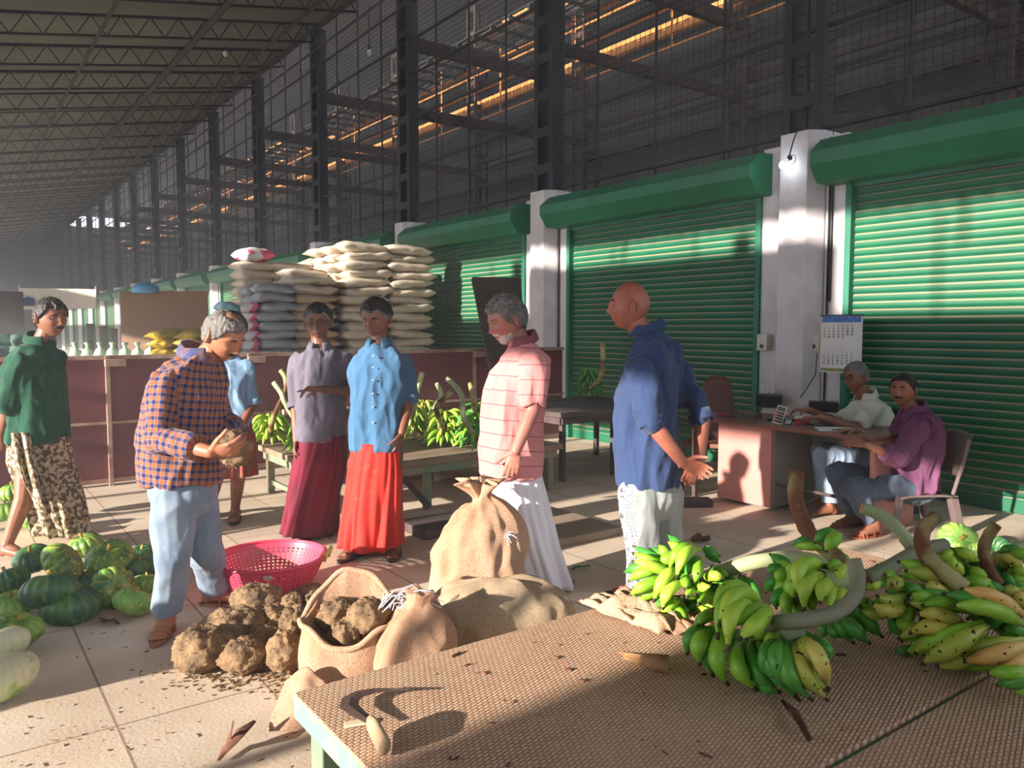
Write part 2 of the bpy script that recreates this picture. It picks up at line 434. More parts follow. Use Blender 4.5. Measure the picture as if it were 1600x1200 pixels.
def surf_mb(mb, pts, maskf=None):
    m, n = pts.shape[:2]; idx = np.arange(m*n).reshape(m, n); fs = []
    for i in range(m-1):
        for j in range(n):
            k = (j+1) % n
            if maskf is not None and max(maskf[i, j], maskf[i, k], maskf[i+1, j], maskf[i+1, k]) < .03: continue
            fs.append((idx[i, j], idx[i, k], idx[i+1, k], idx[i+1, j]))
    mb.add(pts.reshape(-1, 3), fs)
def hair_patch(name, matl, parent, c, ax, s, mask, thick, seed=0, rough=.25):
    x, y, z = head_surface(120, 100)
    M = mask(x, y, z)
    nrm = np.stack([x/HA**2, y/HB**2, z/HC**2], -1); nrm /= np.linalg.norm(nrm, axis=-1, keepdims=True)+1e-9
    rn = np.array([[noise.noise(Vector((x[i, j]*90+seed, y[i, j]*90, z[i, j]*60))) for j in range(x.shape[1])] for i in range(x.shape[0])])
    M = np.clip(M+rn*.35*(M > .02)*(M < .98), 0, 1)
    off = M*thick*(1+rough*rn)-.0015*(1-M)
    mb = MB(); surf_mb(mb, put_head(c, ax, s, x+nrm[..., 0]*off, y+nrm[..., 1]*off, z+nrm[..., 2]*off), M)
    # drop vertices no face uses
    used = sorted({i for f in mb.f for i in f}); mp = {u: k for k, u in enumerate(used)}
    mb.v = [mb.v[u] for u in used]; mb.f = [tuple(mp[i] for i in f) for f in mb.f]
    return mb.build(name, matl, parent, smooth=True)
def m_hair(front=.078, side=-.012, back=-.062, soft=.010, bald=None):
    def f(x, y, z):
        fr = sstep(-.02, .085, y); bk = sstep(.01, -.07, y)
        zl = side+(front-side)*fr**1.5+(back-side)*bk
        temple = .03*np.exp(-((abs(x)-.055)/.02)**2)*sstep(.03, .07, y)
        M = sstep(zl+temple-soft, zl+temple+soft, z)
        ear = np.exp(-((y+.008)/.017)**2-((z+.005)/.028)**2)*(abs(x) > .05); M = M*(1-ear)
        if bald: M = M*(1-bald(x, y, z))
        return M
    return f
def m_mous(w_=.03, th=.007, zc=-.0445):
    return lambda x, y, z: sstep(1.2, .5, np.sqrt((x/w_)**2+((z-zc+.1*abs(x))/th)**2))*(y > .03)
def m_brow(zc=.030):
    return lambda x, y, z: sstep(1.2, .5, np.sqrt(((abs(x)-.030)/.018)**2+((z-zc+.12*(abs(x)-.03))/.0045)**2))*(y > .03)
def m_beard():
    def f(x, y, z):
        a = .85*sstep(-.050, -.075, z+.12*np.clip(.05-y, 0, .05))*sstep(.0, .035, y)
        lips = sstep(1.1, .9, np.sqrt((x/.022)**2+((z+.0605)/.010)**2))
        cheek = sstep(.0, .02, z+.03-abs(x)*.3)
        return np.clip(a*(1-lips), 0, 1)
    return f

def hand(mb, wrist, d, pn, side, curl=35, s=1.0, spread=.06, curls=None, thumb=(.75, .65, .15)):
    wrist = V(wrist); d = unit(d); pn = unit(V(pn)-d*np.dot(V(pn), d)); t = np.cross(d, pn)*(1 if side == 'R' else -1)
    offs = (.029, .010, -.010, -.028); lens = (.070, .079, .073, .057)
    for i in range(4):
        kn = wrist+d*(.088-.004*abs(i-1))*s+t*offs[i]*s
        mb.capsule(wrist+t*offs[i]*.6*s+d*.012*s, kn, .0125*s, .0115*s, 8)
        dd = unit(d+t*spread*(1.4-i)); p = kn; c = math.radians(curls[i] if curls else curl+i*3)
        L = lens[i]*s; r = .0094*s
        for k, fr in enumerate((.45, .31, .24)):
            ca = c*(.7 if k == 0 else 1.0)
            dd = unit(dd*math.cos(ca)+pn*math.sin(ca)); pnk = pn
            pn2 = unit(pn-dd*np.dot(pn, dd)) if abs(np.dot(pn, dd)) < .999 else pn
            q = p+dd*L*fr; mb.capsule(p, q, r, r*.90, 8); p = q; r *= .92
            pn_i = pn2
            c = c*1.0
            # bend further round the same axis
            ax_ = unit(np.cross(d, pn)); ang = ca; 
    mb.sph(wrist+d*.05*s, (.041*s, .048*s, .015*s), 12, 8, (t, d, unit(np.cross(t, d))))
    a = wrist+t*.022*s+d*.018*s; dd = unit(d*thumb[1]+t*thumb[0]+pn*thumb[2]); b_ = a+dd*.042*s
    mb.capsule(a, b_, .0135*s, .0115*s, 8); d2 = unit(dd+pn*.35+d*.5); c2 = b_+d2*.034*s; mb.capsule(b_, c2, .0110*s, .0098*s, 8)
    mb.capsule(c2, c2+unit(d2+pn*.3)*.024*s, .0098*s, .0085*s, 8)
def foot(mb, ankle, toe, s=1.0, w=1.0):
    ankle = V(ankle); g = V((ankle[0], ankle[1], 0)); f = V(toe); f[2] = 0; f = unit(f); l = np.cross(f, V((0, 0, 1)))
    z0 = ankle[2]-.075*s if ankle[2] > .15 else 0.012
    g[2] = z0
    heel = g-f*.035*s+V((0, 0, .032)); mb.capsule(ankle, heel+V((0, 0, .0)), .038*s, .034*s, 10)
    ball = g+f*.125*s+V((0, 0, .022))
    for o_, r in ((-.018, .024), (.018, .024), (0, .03)):
        mb.capsule(g+f*.0+V((0, 0, .045))+l*o_*.6, ball+l*o_*w, .034*s, r*.85*s, 10)
    mb.capsule(ankle-V((0, 0, .01)), g+f*.07*s+V((0, 0, .045)), .036*s, .028*s, 10)
    for i in range(5):
        o_ = (-.036+.018*i)*s; L = (.062-.0085*abs(i-3.2))*s
        a = ball+l*o_*.9-V((0, 0, .006)); mb.capsule(a, a+f*L*.85-V((0, 0, .004)), .0105*s, .0085*s, 8)
    return g, f, l
def ring(c, lat, fwd, w_, d_, n=40, e=.85, up=None):
    c = V(c); out = []
    for j in range(n):
        a = 2*PI*j/n; cx, sx = math.cos(a), math.sin(a)
        out.append(c+lat*w_*math.copysign(abs(cx)**e, cx)+fwd*d_*math.copysign(abs(sx)**e, sx))
    return out

SKIN = {}
def skin_mat(name, c1, c2):
    m = mat(name, c1, c2, .5, 9, bump=.0006, bscale=120); b = m.node_tree.nodes['Principled BSDF']
    b.inputs['Subsurface Weight'].default_value = .06; b.inputs['Subsurface Radius'].default_value = (.02, .008, .005); b.inputs['Subsurface Scale'].default_value = .4
    return m
M_hairk = mat('black_hair', '15110f', '2a2320', .55, 60, bump=.002, bscale=200)
M_hairg = mat('grey_hair', '5b5653', '7d7773', .65, 25, bump=.002, bscale=200)
M_hairw = mat('white_beard_hair', 'a9a39e', 'c9c4c0', .7, 25, bump=.002, bscale=200)
M_eye = mat('eye_white', 'b8aca0', None, .25); M_iris = mat('dark_iris', '1c0f0a', None, .2)
M_lip = {}
M_sandal = mat('dark_sandal_leather', '241a18', '3a2b26', .6, 12); M_sandb = mat('brown_sandal_leather', '7a3b2a', '9a5038', .5, 12)

def cloth(name, c1, c2=None, scale=3, bump=.0006, bscale=350, rough=.9, **kw):
    return mat(name, c1, c2 or c1, rough, scale, bump=bump, bscale=bscale, sheen=.15, spec=.25, **kw)

class Person:
    def __init__(s, base, label, K):
        s.K = K; b_ = V(base); b_[2] = 0
        s.root = empty('person', b_); tag(s.root, label, 'person'); s.body = MB(); s.extra = []
    def J(s, j):
        return P(j[0], j[1], s.K+(j[2] if len(j) > 2 else 0))
    def head(s, c, h, psi, pitch, roll=0, skin=None, neck=None, fat=1.0):
        s.hc = s.J(c); s.hs = h/.235; s.ax = head_axes(s.hc, psi, pitch, roll); s.skin = skin; s.fat = fat
        nb = s.J(neck); top = s.hc+s.hs*(-.012*s.ax[1]-.06*s.ax[2]); s.nb = nb
        s.body.capsule(nb-V((0, 0, .02)), top, .058*s.hs, .054*s.hs, 16)
    def finish_body(s, voxel=.0052):
        m2, co, no = remesh(s.body, voxel, 2)
        # head joined as one mesh with the body
        x, y, z = head_surface(fat=s.fat); hb = MB(); surf_mb(hb, put_head(s.hc, s.ax, s.hs, x, y, z))
        for sd in (-1, 1):              # ears
            r, f, u = s.ax; c = s.hc+s.hs*(sd*.0815*r-.010*f-.006*u)
            a1 = unit(r*sd*.85-f*.5); a2 = unit(f+r*sd*.55)
            a2 = unit(a2-a1*np.dot(a1, a2)); a3 = np.cross(a1, a2)
            hb.sph(c+a1*.002, (.008*s.hs, .019*s.hs, .033*s.hs), 14, 10, (a1, a2, a3))
            rim = [c+s.hs*(a1*.009+a2*(.0165*math.cos(t)-.003)+a3*(.030*math.sin(t)))*1.0 for t in np.linspace(-1.2, 3.9, 16)]
            hb.tube(rim, .0050*s.hs, 6)
        hm = bpy.data.meshes.new('h'); hm.from_pydata(hb.v, [], hb.f); hm.update()
        n1 = len(m2.vertices)
        vs = np.vstack([co, V(hb.v)])
        faces = [tuple(p.vertices) for p in m2.polygons]+[tuple(i+n1 for i in f) for f in hb.f]
        me = bpy.data.meshes.new('body'); me.from_pydata(vs.tolist(), [], faces); me.update()
        o = link_mesh('body', me, vs, [s.skin], s.root)
        r, f, u = s.ax; x, y, z = head_surface(160, 120)
        for sd in (-1, 1):
            q = np.argmin((x-sd*.031)**2+(z-.008)**2+(y < 0)*9); yy = y.ravel()[q]
            c = s.hc+s.hs*(sd*.031*r+(yy-.0075)*f+.008*u); eb = MB(); ib = MB()
            eb.sph(c, .0115*s.hs, 14, 10, (r, f, u)); ib.sph(c+s.hs*(.0068*f-.0015*u), (.0056*s.hs, .0055*s.hs, .0054*s.hs), 10, 8, (r, f, u))
            e = eb.build('eye', M_eye, s.root, smooth=True); ib.build('iris', M_iris, e, smooth=True)
            c = c+s.hs*.0006*u; rows = []
            for k in range(5):          # upper lid as a thin cap over the ball
                el = .10+.32*k; rows.append([c+s.hs*.0128*(r*math.sin(a)+f*math.cos(a)*math.cos(el)+u*math.cos(a)*math.sin(el)) for a in np.linspace(-1.35, 1.35, 11)])
            lb = MB(); lb.loft(rows, cap=False, closed=False); o_ = lb.build('eyelid', s.skin, s.root, smooth=True); solid(o_, .0012)
    def hair(s, m, mask, thick=.010, name='hair', seed=1, rough=.3):
        return hair_patch(name, m, s.root, s.hc, s.ax, s.hs, mask, thick, seed, rough)
    def glasses(s, m):
        r, f, u = s.ax; mb = MB()
        for sd in (-1, 1):
            c = s.hc+s.hs*(sd*.031*r+.104*f+.006*u)
            mb.tube([c+s.hs*(.021*math.cos(a)*r+.015*math.sin(a)*u) for a in np.linspace(0, 2*PI, 17)], .0022, 6)
            mb.tube([c+s.hs*(sd*.021*r+.006*u), c+s.hs*(sd*.050*r-.02*f+.004*u), c+s.hs*(sd*.050*r-.115*f-.002*u)], .002, 6)
        c = s.hc+s.hs*(.106*f+.010*u); mb.tube([c-r*.011, c+f*.003, c+r*.011], .0022, 6)
        g = mb.build('spectacles', m, s.root)
        lens = mat('spectacle_lens', '5a5450', None, .15); lens.node_tree.nodes['Principled BSDF'].inputs['Alpha'].default_value = .2
        for sd in (-1, 1):
            lb = MB(); c = s.hc+s.hs*(sd*.031*r+.104*f+.006*u); lb.add([c+s.hs*(.021*math.cos(a)*r+.015*math.sin(a)*u) for a in np.linspace(0, 2*PI, 16)[:-1]], [tuple(range(15))]); lb.build('lens', lens, g)
    def torso(s, rings, psi, mb=None, grow=0.0, e=.85):
        f = heading(psi); l = np.cross(f, V((0, 0, 1)))
        grow = grow-(.028 if mb is None else 0)
        rs = [ring(s.J(r[:3]), l, f, r[3]+grow, r[4]+grow, e=e) for r in rings]
        (mb or s.body).loft(rs)
    def arm(s, sh, el, wr, r=(.045, .038, .026), sc=1.0):
        a, b_, c = s.J(sh), s.J(el), s.J(wr)
        s.body.capsule(a, b_, r[0]*sc, r[1]*sc); s.body.capsule(b_, b_+(c-b_)*.35, r[1]*sc, r[1]*.98*sc); s.body.capsule(b_+(c-b_)*.3, c, r[1]*.98*sc, r[2]*sc)
        return a, b_, c
    def leg(s, hp, kn, an, toe, r=(.08, .055, .048, .033), sc=1.0):
        a, b_, c = s.J(hp), s.J(kn), s.J(an)
        s.body.capsule(a, b_, r[0]*sc, r[1]*sc); m_ = b_+(c-b_)*.35
        s.body.capsule(b_, m_, r[1]*sc, r[2]*1.05*sc); s.body.capsule(m_, c, r[2]*1.05*sc, r[3]*sc)
        g = foot(s.body, c, toe, sc); return a, b_, c, g
    def garment(s, name, mb, m, voxel=.008, smooth=4, amp=.006, sc=9, seed=0, st=(1, 1, .42), bones=None, cut=None):
        m2, co, no = remesh(mb, voxel, smooth)
        uv = None
        if bones:
            best = np.full(len(co), 1e9); uv = np.zeros((len(co), 3))
            for a, b_, ref, w_ in bones:
                a, b_ = V(a), V(b_); L = np.linalg.norm(b_-a); t = (b_-a)/L
                tt = np.clip((co-a)@t, 0, L); q = a+tt[:, None]*t; d = np.linalg.norm(co-q, axis=1)/w_
                x_ = unit(V(ref)-t*np.dot(V(ref), t)); y_ = np.cross(t, x_); rel = co-q
                ang = np.arctan2(rel@y_, rel@x_)
                k = d < best; best[k] = d[k]
                uv[k, 0] = (ang*w_)[k]; uv[k, 1] = ((co-a)@t)[k]
        if amp: co = fold(co, no, amp, sc, seed, st)
        o = link_mesh(name, m2, co, [m], s.root)
        if uv is not None:
            at = m2.attributes.new('fuv', 'FLOAT_VECTOR', 'POINT'); at.data.foreach_set('vector', uv.ravel())
        return o
    def lungi(s, rings, psi, m, name='lungi', n=160, folds=14, amp=.02, seed=0, panel=None, lo=0, matfn=None):
        f = heading(psi); l = np.cross(f, V((0, 0, 1))); rs = []; K_ = 26
        # interpolate rings
        T = np.linspace(0, len(rings)-1, K_); R_ = np.array([[*s.J(r[:3]), r[3], r[4]] for r in rings])
        for q in T:
            i = min(int(q), len(rings)-2); u = q-i; r = R_[i]*(1-u)+R_[i+1]*u; t = q/(len(rings)-1); out = []
            for j in range(n):
                a = 2*PI*j/n; k = noise.noise(Vector((math.cos(a)*1.6+seed, math.sin(a)*1.6, t*.9)))*2.2
                k2 = noise.noise(Vector((math.cos(a)*4.5+seed, math.sin(a)*4.5, t*1.3)))
                w_ = amp*(.25+.9*t)*(math.sin(a*folds+k*4+t*1.5)*.6+k2*1.3+k*.5)
                cx, sx = math.cos(a), math.sin(a)
                out.append(r[:3]+l*(r[3]+w_)*math.copysign(abs(cx)**.9, cx)+f*(r[4]+w_)*math.copysign(abs(sx)**.9, sx))
            rs.append(out)
        mb = MB(); mb.loft(rs, cap=False); o = mb.build(name, m, s.root, smooth=True); solid(o, .004); return o

def buttons(s, pts, m, r=.006):
    mb = MB()
    for p in pts: mb.sph(s.J(p), r, 8, 6)
    return mb.build('button', m, s.root)
def collar(s, c, psi, w_, d_, m, tilt=.03, h=.035, open_=.5):
    f = heading(psi); l = np.cross(f, V((0, 0, 1))); c = s.J(c); rows = []
    n = 34
    for k, (hh, gr) in enumerate(((-.012, .004), (h, -.002), (h+.004, .006), (h*.2, .022), (-.012, .028))):
        row = []
        for j in range(n):
            a = PI/2+open_*.5+(2*PI-open_)*j/(n-1)
            back = max(0, -math.sin(a))
            row.append(c+l*(w_+gr)*math.cos(a)+f*(d_+gr)*math.sin(a)+V((0, 0, 1))*(hh+back*tilt-(1-back)*.012-(.02*(k > 2)*max(0, math.sin(a))**4)))
        rows.append(row)
    mb = MB(); mb.loft(rows, cap=False, closed=False); o = mb.build('collar', m, s.root, smooth=True); solid(o, .003, 0); return o
def cuff(s, p, q, r, m, name='cuff', w_=.03):
    a, b_, t = frame(V(q)-V(p)); mb = MB(); p = V(p)
    mb.loft([[p+t*z+a*rr*math.cos(2*PI*j/24)+b_*rr*math.sin(2*PI*j/24) for j in range(24)] for z, rr in ((-w_, r*.98), (-w_, r+.006), (w_*.4, r+.007), (w_*.6, r), (w_*.4, r-.006), (-w_*.5, r-.006))], cap=False)
    return mb.build(name, m, s.root, smooth=True)
def sandal(s, g, f, l, m, strap=True, sc=1.0):
    g = V(g); mb = MB(); out = []
    for j in range(28):
        a = 2*PI*j/28; x_ = math.cos(a); y_ = math.sin(a)
        out.append(g+f*(.07+.148*x_)*sc*1.0+l*(.047*y_*(1-.12*(x_ < 0)))*sc)
    z0 = g[2]-.014
    for p in out: p[2] = max(0.001, z0)
    top = [p+V((0, 0, .016)) for p in out]; mb.loft([out, top])
    o = mb.build('sandal', m, s.root); tb = MB()
    if strap:
        for k, (x_, hh) in enumerate(((.105, .055), (.135, .045), (.04, .085))):
            tb.tube([g+f*x_*sc+l*(.046*math.cos(a))*sc+V((0, 0, -.005+(hh)*math.sin(a))) for a in np.linspace(0, PI, 11)], .007, 6, rb=[.004]*11)
    else:
        for sd in (-1, 1): tb.tube([g+f*.15*sc+V((0, 0, .03)), g+f*.10*sc+l*sd*.03*sc+V((0, 0, .052)), g+f*.05*sc+l*sd*.045*sc+V((0, 0, .01))], .006, 6)
    tb.build('strap', m, o); return o

M_btn = mat('pale_button', 'd9d5cf', None, .3)
up = V((0, 0, 1))
sk_light = skin_mat('tan_skin', 'b87d5e', 'a86c50'); sk_pink = skin_mat('reddish_brown_skin', 'b57a68', 'a2675a')
sk_dark = skin_mat('dark_brown_skin', '8a5a45', '754836'); sk_bald = skin_mat('ruddy_skin', 'b3705a', '9d5a48'); sk_mid = skin_mat('brown_skin', '96634b', '82523d')
def tsleeve(mb, a, b_, c, r0, r1, t):   # sleeve from shoulder past the elbow to the fraction t of the forearm
    a, b_, c = V(a), V(b_), V(c)
    if t > 0:
        e = b_+(c-b_)*t; mb.capsule(a, b_, r0, r1); mb.tube([b_-(b_-a)*.05, b_, e], [r1, r1, r1*.93], 16); return e, b_
    e = a+(b_-a)*(1+t); mb.tube([a, (a+e)/2, e], [r0, (r0+r1)/2, r1], 16); mb.sph(a, r0, 16, 10); return e, a

# ---- 1 grey shirt, maroon lungi, spectacles
p = Person(G(487, 838), 'standing man with spectacles, grey rolled-sleeve shirt and maroon lungi, pointing', 5.72)
sh = cloth('grey_shirt', '6d6875', '5f5b67', 2)
p.head((497, 503), .250, 5, 10, 0, sk_dark, (500, 545, .02))
p.torso([(502, 690, 0, .15, .11), (502, 640, 0, .155, .115), (502, 590, 0, .165, .12), (502, 560, 0, .165, .10), (502, 545, 0, .09, .07)], 5)
a1 = p.arm((466, 566), (462, 628, .04), (463, 688, -.05)); hand(p.body, a1[2], (0, .0, -1)-.12*cR, cR, 'R', 22)
a2 = p.arm((540, 567), (556, 612, .02), (500, 608, -.24)); hand(p.body, a2[2], -cR*.95-Fh*.2+up*.05, -up*.6-Fh*.3, 'L', 50, curls=(6, 55, 60, 62))
L1 = p.leg((485, 690), (480, 765), (488, 822, -.0), vec(-.1, 0, 1)); L2 = p.leg((520, 690, .1), (515, 765, .1), (512, 818, .15), vec(.3, 0, 1))
p.finish_body()
p.hair(M_hairg, m_hair(.078), .010, rough=.15); p.hair(M_hairk, m_hair(.080, .012, -.02, .016), .019, 'dark_hair', 3); p.hair(M_hairk, m_brow(), .004, 'eyebrows'); p.hair(M_hairg, m_mous(.028, .006), .005, 'moustache')
p.glasses(mat('spectacle_frame', '3a2a28', None, .3))
mb = MB()
p.torso([(502, 686, 0, .175, .135), (502, 660, 0, .178, .135), (502, 620, 0, .178, .135), (502, 585, 0, .19, .135), (502, 563, 0, .195, .115), (500, 551, 0, .13, .09), (499, 543, .01, .075, .07)], 5, mb)
e1, s1 = tsleeve(mb, *a1, .068, .056, .12); e2, s2 = tsleeve(mb, *a2, .068, .056, .12)
p.garment('shirt', mb, sh, amp=0.0135, sc=8, seed=1)
cuff(p, e1, e1+(e1-s1)*.1, .056, sh); collar(p, (499, 541, .0), 5, .066, .062, sh, open_=.9)
p.lungi([(504, 680, 0, .165, .13), (500, 720, 0, .18, .15), (490, 780, .0, .185, .17), (484, 830, .0, .19, .18)], 5, mat('maroon_cloth', '7a1733', '5e1028', .85, 3, bump=.001, bscale=200), 'lungi', seed=2, amp=.022)
sandal(p, *L1[3], M_sandal); sandal(p, *L2[3], M_sandal)

# ---- 2 blue shirt, red lungi
p = Person(G(585, 865), 'standing man in bright blue shirt and orange-red printed lungi, arm at his side', 5.25)
sh = cloth('blue_shirt', '456e92', '3c6284', 2)
p.head((588, 498), .255, -18, 20, 0, sk_dark, (592, 537, .02))
p.torso([(590, 700, 0, .15, .11), (592, 640, 0, .155, .115), (594, 580, 0, .165, .12), (594, 560, 0, .16, .10), (593, 540, 0, .09, .07)], -8)
a1 = p.arm((560, 568, .03), (556, 625, .12), (566, 680, .16)); hand(p.body, a1[2], (0, 0, -1), Fh, 'R', 30)
a2 = p.arm((629, 566), (640, 620, .02), (628, 676, -.1)); hand(p.body, a2[2], -up-.25*cR, -cR*.8+Fh*.3, 'L', 20)
L1 = p.leg((570, 700), (565, 770), (556, 847, -.05), vec(-.35, 0, 1)); L2 = p.leg((612, 700), (615, 775), (617, 846, -.02), vec(.05, 0, 1))
p.finish_body()
p.hair(M_hairg, m_hair(.073), .010, rough=.15); p.hair(M_hairk, m_hair(.076, .02, -.01, .016), .019, 'dark_hair', 3); p.hair(M_hairk, m_brow(), .004, 'eyebrows'); p.hair(M_hairg, m_mous(.026, .005), .003, 'moustache')
mb = MB()
p.torso([(588, 702, 0, .172, .135), (589, 660, 0, .176, .135), (592, 620, 0, .178, .135), (594, 585, 0, .185, .135), (595, 562, 0, .185, .115), (594, 548, 0, .125, .09), (593, 538, .01, .075, .07)], -8, mb)
e1, s1 = tsleeve(mb, *a1, .066, .056, .05); e2, s2 = tsleeve(mb, *a2, .068, .057, .02)
p.garment('shirt', mb, sh, amp=0.0119, sc=8, seed=4)
cuff(p, e2, e2+(e2-s2)*.1, .058, sh); collar(p, (592, 535, .0), -8, .067, .062, sh, open_=.9)
buttons(p, [(583, y, -.155) for y in (556, 574, 594, 615, 636, 660)], M_btn)
m = mat('orange_red_print', 'e0352a', 'cf2a22', .85, 3, bump=.001, bscale=200); nt = m.node_tree; b = nt.nodes['Principled BSDF']; base = b.inputs['Base Color'].links[0].from_socket
vo = _n(nt, 'ShaderNodeTexVoronoi'); vo.inputs['Scale'].default_value = 11; nt.links.new(nt.nodes['Mapping'].outputs[0], vo.inputs['Vector'])
dd = math_n(nt, 'LESS_THAN', vo.outputs['Distance'], .17); nt.links.new(mixc(nt, dd, base, srgb('a8452f')), b.inputs['Base Color'])
p.lungi([(589, 690, 0, .160, .13), (587, 730, 0, .175, .15), (582, 800, .0, .185, .165), (579, 852, .0, .195, .17)], -8, m, 'lungi', seed=8, amp=.022)
sandal(p, *L1[3], M_sandal); sandal(p, *L2[3], M_sandal)

# ---- 3 pink striped shirt, white mundu
p = Person(G(820, 915), 'grey-haired man with white beard, pink striped polo shirt and white wrap, in profile', 4.55)
m = cloth('pink_striped_shirt', 'd98f8c', 'cd8280', 2); nt = m.node_tree; b = nt.nodes['Principled BSDF']; base = b.inputs['Base Color'].links[0].from_socket
at = _n(nt, 'ShaderNodeAttribute'); at.attribute_name = 'fuv'; sp = _n(nt, 'ShaderNodeSeparateXYZ'); nt.links.new(at.outputs['Vector'], sp.inputs[0])
ln = math_n(nt, 'LESS_THAN', math_n(nt, 'FRACT', math_n(nt, 'MULTIPLY', sp.outputs[1], 1/.082)), .055); nt.links.new(mixc(nt, ln, base, srgb('8a4c55')), b.inputs['Base Color'])
sh = m
p.head((791, 500), .272, -62, 22, 0, sk_pink, (818, 540, .02))
p.torso([(800, 735, 0, .15, .13), (802, 660, 0, .16, .15), (808, 600, 0, .17, .14), (818, 570, 0, .17, .12), (820, 545, 0, .10, .08)], -62)
a1 = p.arm((833, 572, -.17), (832, 642, -.20), (806, 704, -.26), (.05, .042, .03)); hand(p.body, a1[2], -up-.22*cR, Fh*1.0, 'L', 18, 1.08)
a2 = p.arm((806, 572, .17), (795, 640, .2), (780, 700, .15)); hand(p.body, a2[2], -up-.2*cR, -Fh, 'R', 20)
L1 = p.leg((805, 750, -.08), (822, 830, -.1), (840, 905, -.08), vec(-1, 0, .4)); L2 = p.leg((800, 750, .1), (825, 830, .1), (850, 895, .12), vec(-1, 0, .4))
p.finish_body()
p.hair(M_hairg, m_hair(.068, -.02, -.07), .016, rough=.6); p.hair(M_hairw, m_beard(), .006, 'beard', 5, .7); p.hair(M_hairw, m_mous(.028, .007), .006, 'moustache'); p.hair(M_hairg, m_brow(), .005, 'eyebrows')
mb = MB()
p.torso([(800, 742, 0, .185, .165), (799, 700, 0, .188, .178), (800, 650, 0, .19, .178), (804, 610, 0, .195, .168), (812, 580, 0, .20, .145), (819, 560, 0, .19, .115), (819, 545, .0, .12, .09), (817, 535, 0, .078, .078)], -62, mb)
e1, s1 = tsleeve(mb, *a1, .078, .068, -.08); e2, s2 = tsleeve(mb, *a2, .078, .068, -.08)
p.garment('shirt', mb, sh, amp=0.0101, sc=7, seed=6, bones=[(p.J((802, 745, 0)), p.J((818, 545, 0)), heading(-62), .17), (a1[0], a1[1], heading(-62), .07), (a2[0], a2[1], heading(-62), .07)])
collar(p, (815, 533, 0), -62, .072, .072, sh, open_=.9)
p.lungi([(803, 732, 0, .150, .14), (806, 770, 0, .175, .155), (826, 850, 0, .175, .15), (845, 914, .0, .185, .16)], -62, cloth('white_wrap_cloth', 'e6e2e6', 'd8d4da', 2, rough=.85), 'wrap', seed=12, amp=.018, folds=9)

# ---- 4 bald man, navy shirt, grey trousers
p = Person(G(1022, 928), 'bald man seen from behind in a blue shirt, hands clasped behind his back', 4.42)
sh = cloth('navy_blue_shirt', '364870', '2f4064', 2)
p.head((983, 478), .268, -92, 2, 0, sk_bald, (1012, 522, .02), fat=1.4)
p.torso([(1015, 750, 0, .16, .12), (1015, 680, 0, .17, .14), (1015, 610, 0, .18, .14), (1022, 570, 0, .18, .13), (1022, 535, 0, .10, .08)], -118)
a1 = p.arm((1000, 575, -.2), (1018, 660, -.26), (1066, 722, -.26), (.055, .046, .031)); a2 = p.arm((1050, 568, .14), (1097, 655, -.02), (1092, 722, -.16), (.055, .045, .031))
hand(p.body, a1[2], cR*.9-up*.35+Fh*.1, -Fh*.6-up*.2, 'L', 25, 1.08); hand(p.body, a2[2], -cR*.55-up*.75-Fh*.3, -Fh, 'R', 25, 1.08)
L1 = p.leg((1000, 770, -.08), (1002, 850, -.08), (1005, 920, -.05), vec(-1, 0, -.3)); L2 = p.leg((1035, 770, .1), (1040, 850, .1), (1040, 915, .1), vec(-1, 0, -.3))
p.finish_body()
p.hair(M_hairk, m_brow(), .003, 'eyebrows')
mb = MB()
p.torso([(1013, 757, 0, .19, .155), (1012, 720, 0, .195, .165), (1012, 660, 0, .198, .175), (1014, 610, 0, .205, .17), (1021, 575, 0, .215, .15), (1026, 550, 0, .205, .115), (1022, 532, .0, .13, .10), (1014, 518, 0, .082, .082)], -118, mb)
e1, s1 = tsleeve(mb, *a1, .08, .068, .0001); e2, s2 = tsleeve(mb, *a2, .08, .066, .0001)
p.garment('shirt', mb, sh, amp=0.0169, sc=6.5, seed=9)
cuff(p, e1, e1+(a1[1]-a1[0])*.1, .066, sh, w_=.04); cuff(p, e2, e2+(a2[1]-a2[0])*.1, .064, sh, w_=.04); collar(p, (1012, 516, 0), -105, .078, .078, sh, open_=.5)
mb = MB(); hp = p.J((1015, 775, 0)); mb.sph(hp, (.175, .165, .15), 20, 14)
for L in (L1, L2): mb.capsule(L[0], L[1], .118, .095); mb.tube([L[1], (L[1]+L[2])/2, L[2]], [.095, .09, .085], 16)
m = cloth('grey_trousers', '9aa09e', '8b908f', 2); nt = m.node_tree; b = nt.nodes['Principled BSDF']; base = b.inputs['Base Color'].links[0].from_socket
# a patterned strip runs down the side seam
tc = nt.nodes['Texture Coordinate']; vd = _n(nt, 'ShaderNodeVectorMath', operation='DOT_PRODUCT'); vd.inputs[1].default_value = tuple(cR); nt.links.new(tc.outputs['Object'], vd.inputs[0])
sp = _n(nt, 'ShaderNodeSeparateXYZ'); nt.links.new(tc.outputs['Object'], sp.inputs[0])
r0 = float(ORG[p.root.name]@cR); th = math_n(nt, 'MULTIPLY_ADD', sp.outputs[2], -.075, (1000-800)/FPX*4.42-r0-.015)
wv = _n(nt, 'ShaderNodeTexVoronoi'); wv.inputs['Scale'].default_value = 15; nt.links.new(tc.outputs['Object'], wv.inputs['Vector'])
pt = mixc(nt, math_n(nt, 'LESS_THAN', math_n(nt, 'FRACT', math_n(nt, 'MULTIPLY', wv.outputs['Distance'], 4.5)), .35), srgb('dededf'), srgb('5c5e66'))
nt.links.new(mixc(nt, math_n(nt, 'LESS_THAN', vd.outputs['Value'], th), base, pt), b.inputs['Base Color'])
p.garment('trousers', mb, m, amp=0.0081, sc=7, seed=3, st=(1, 1, .5))
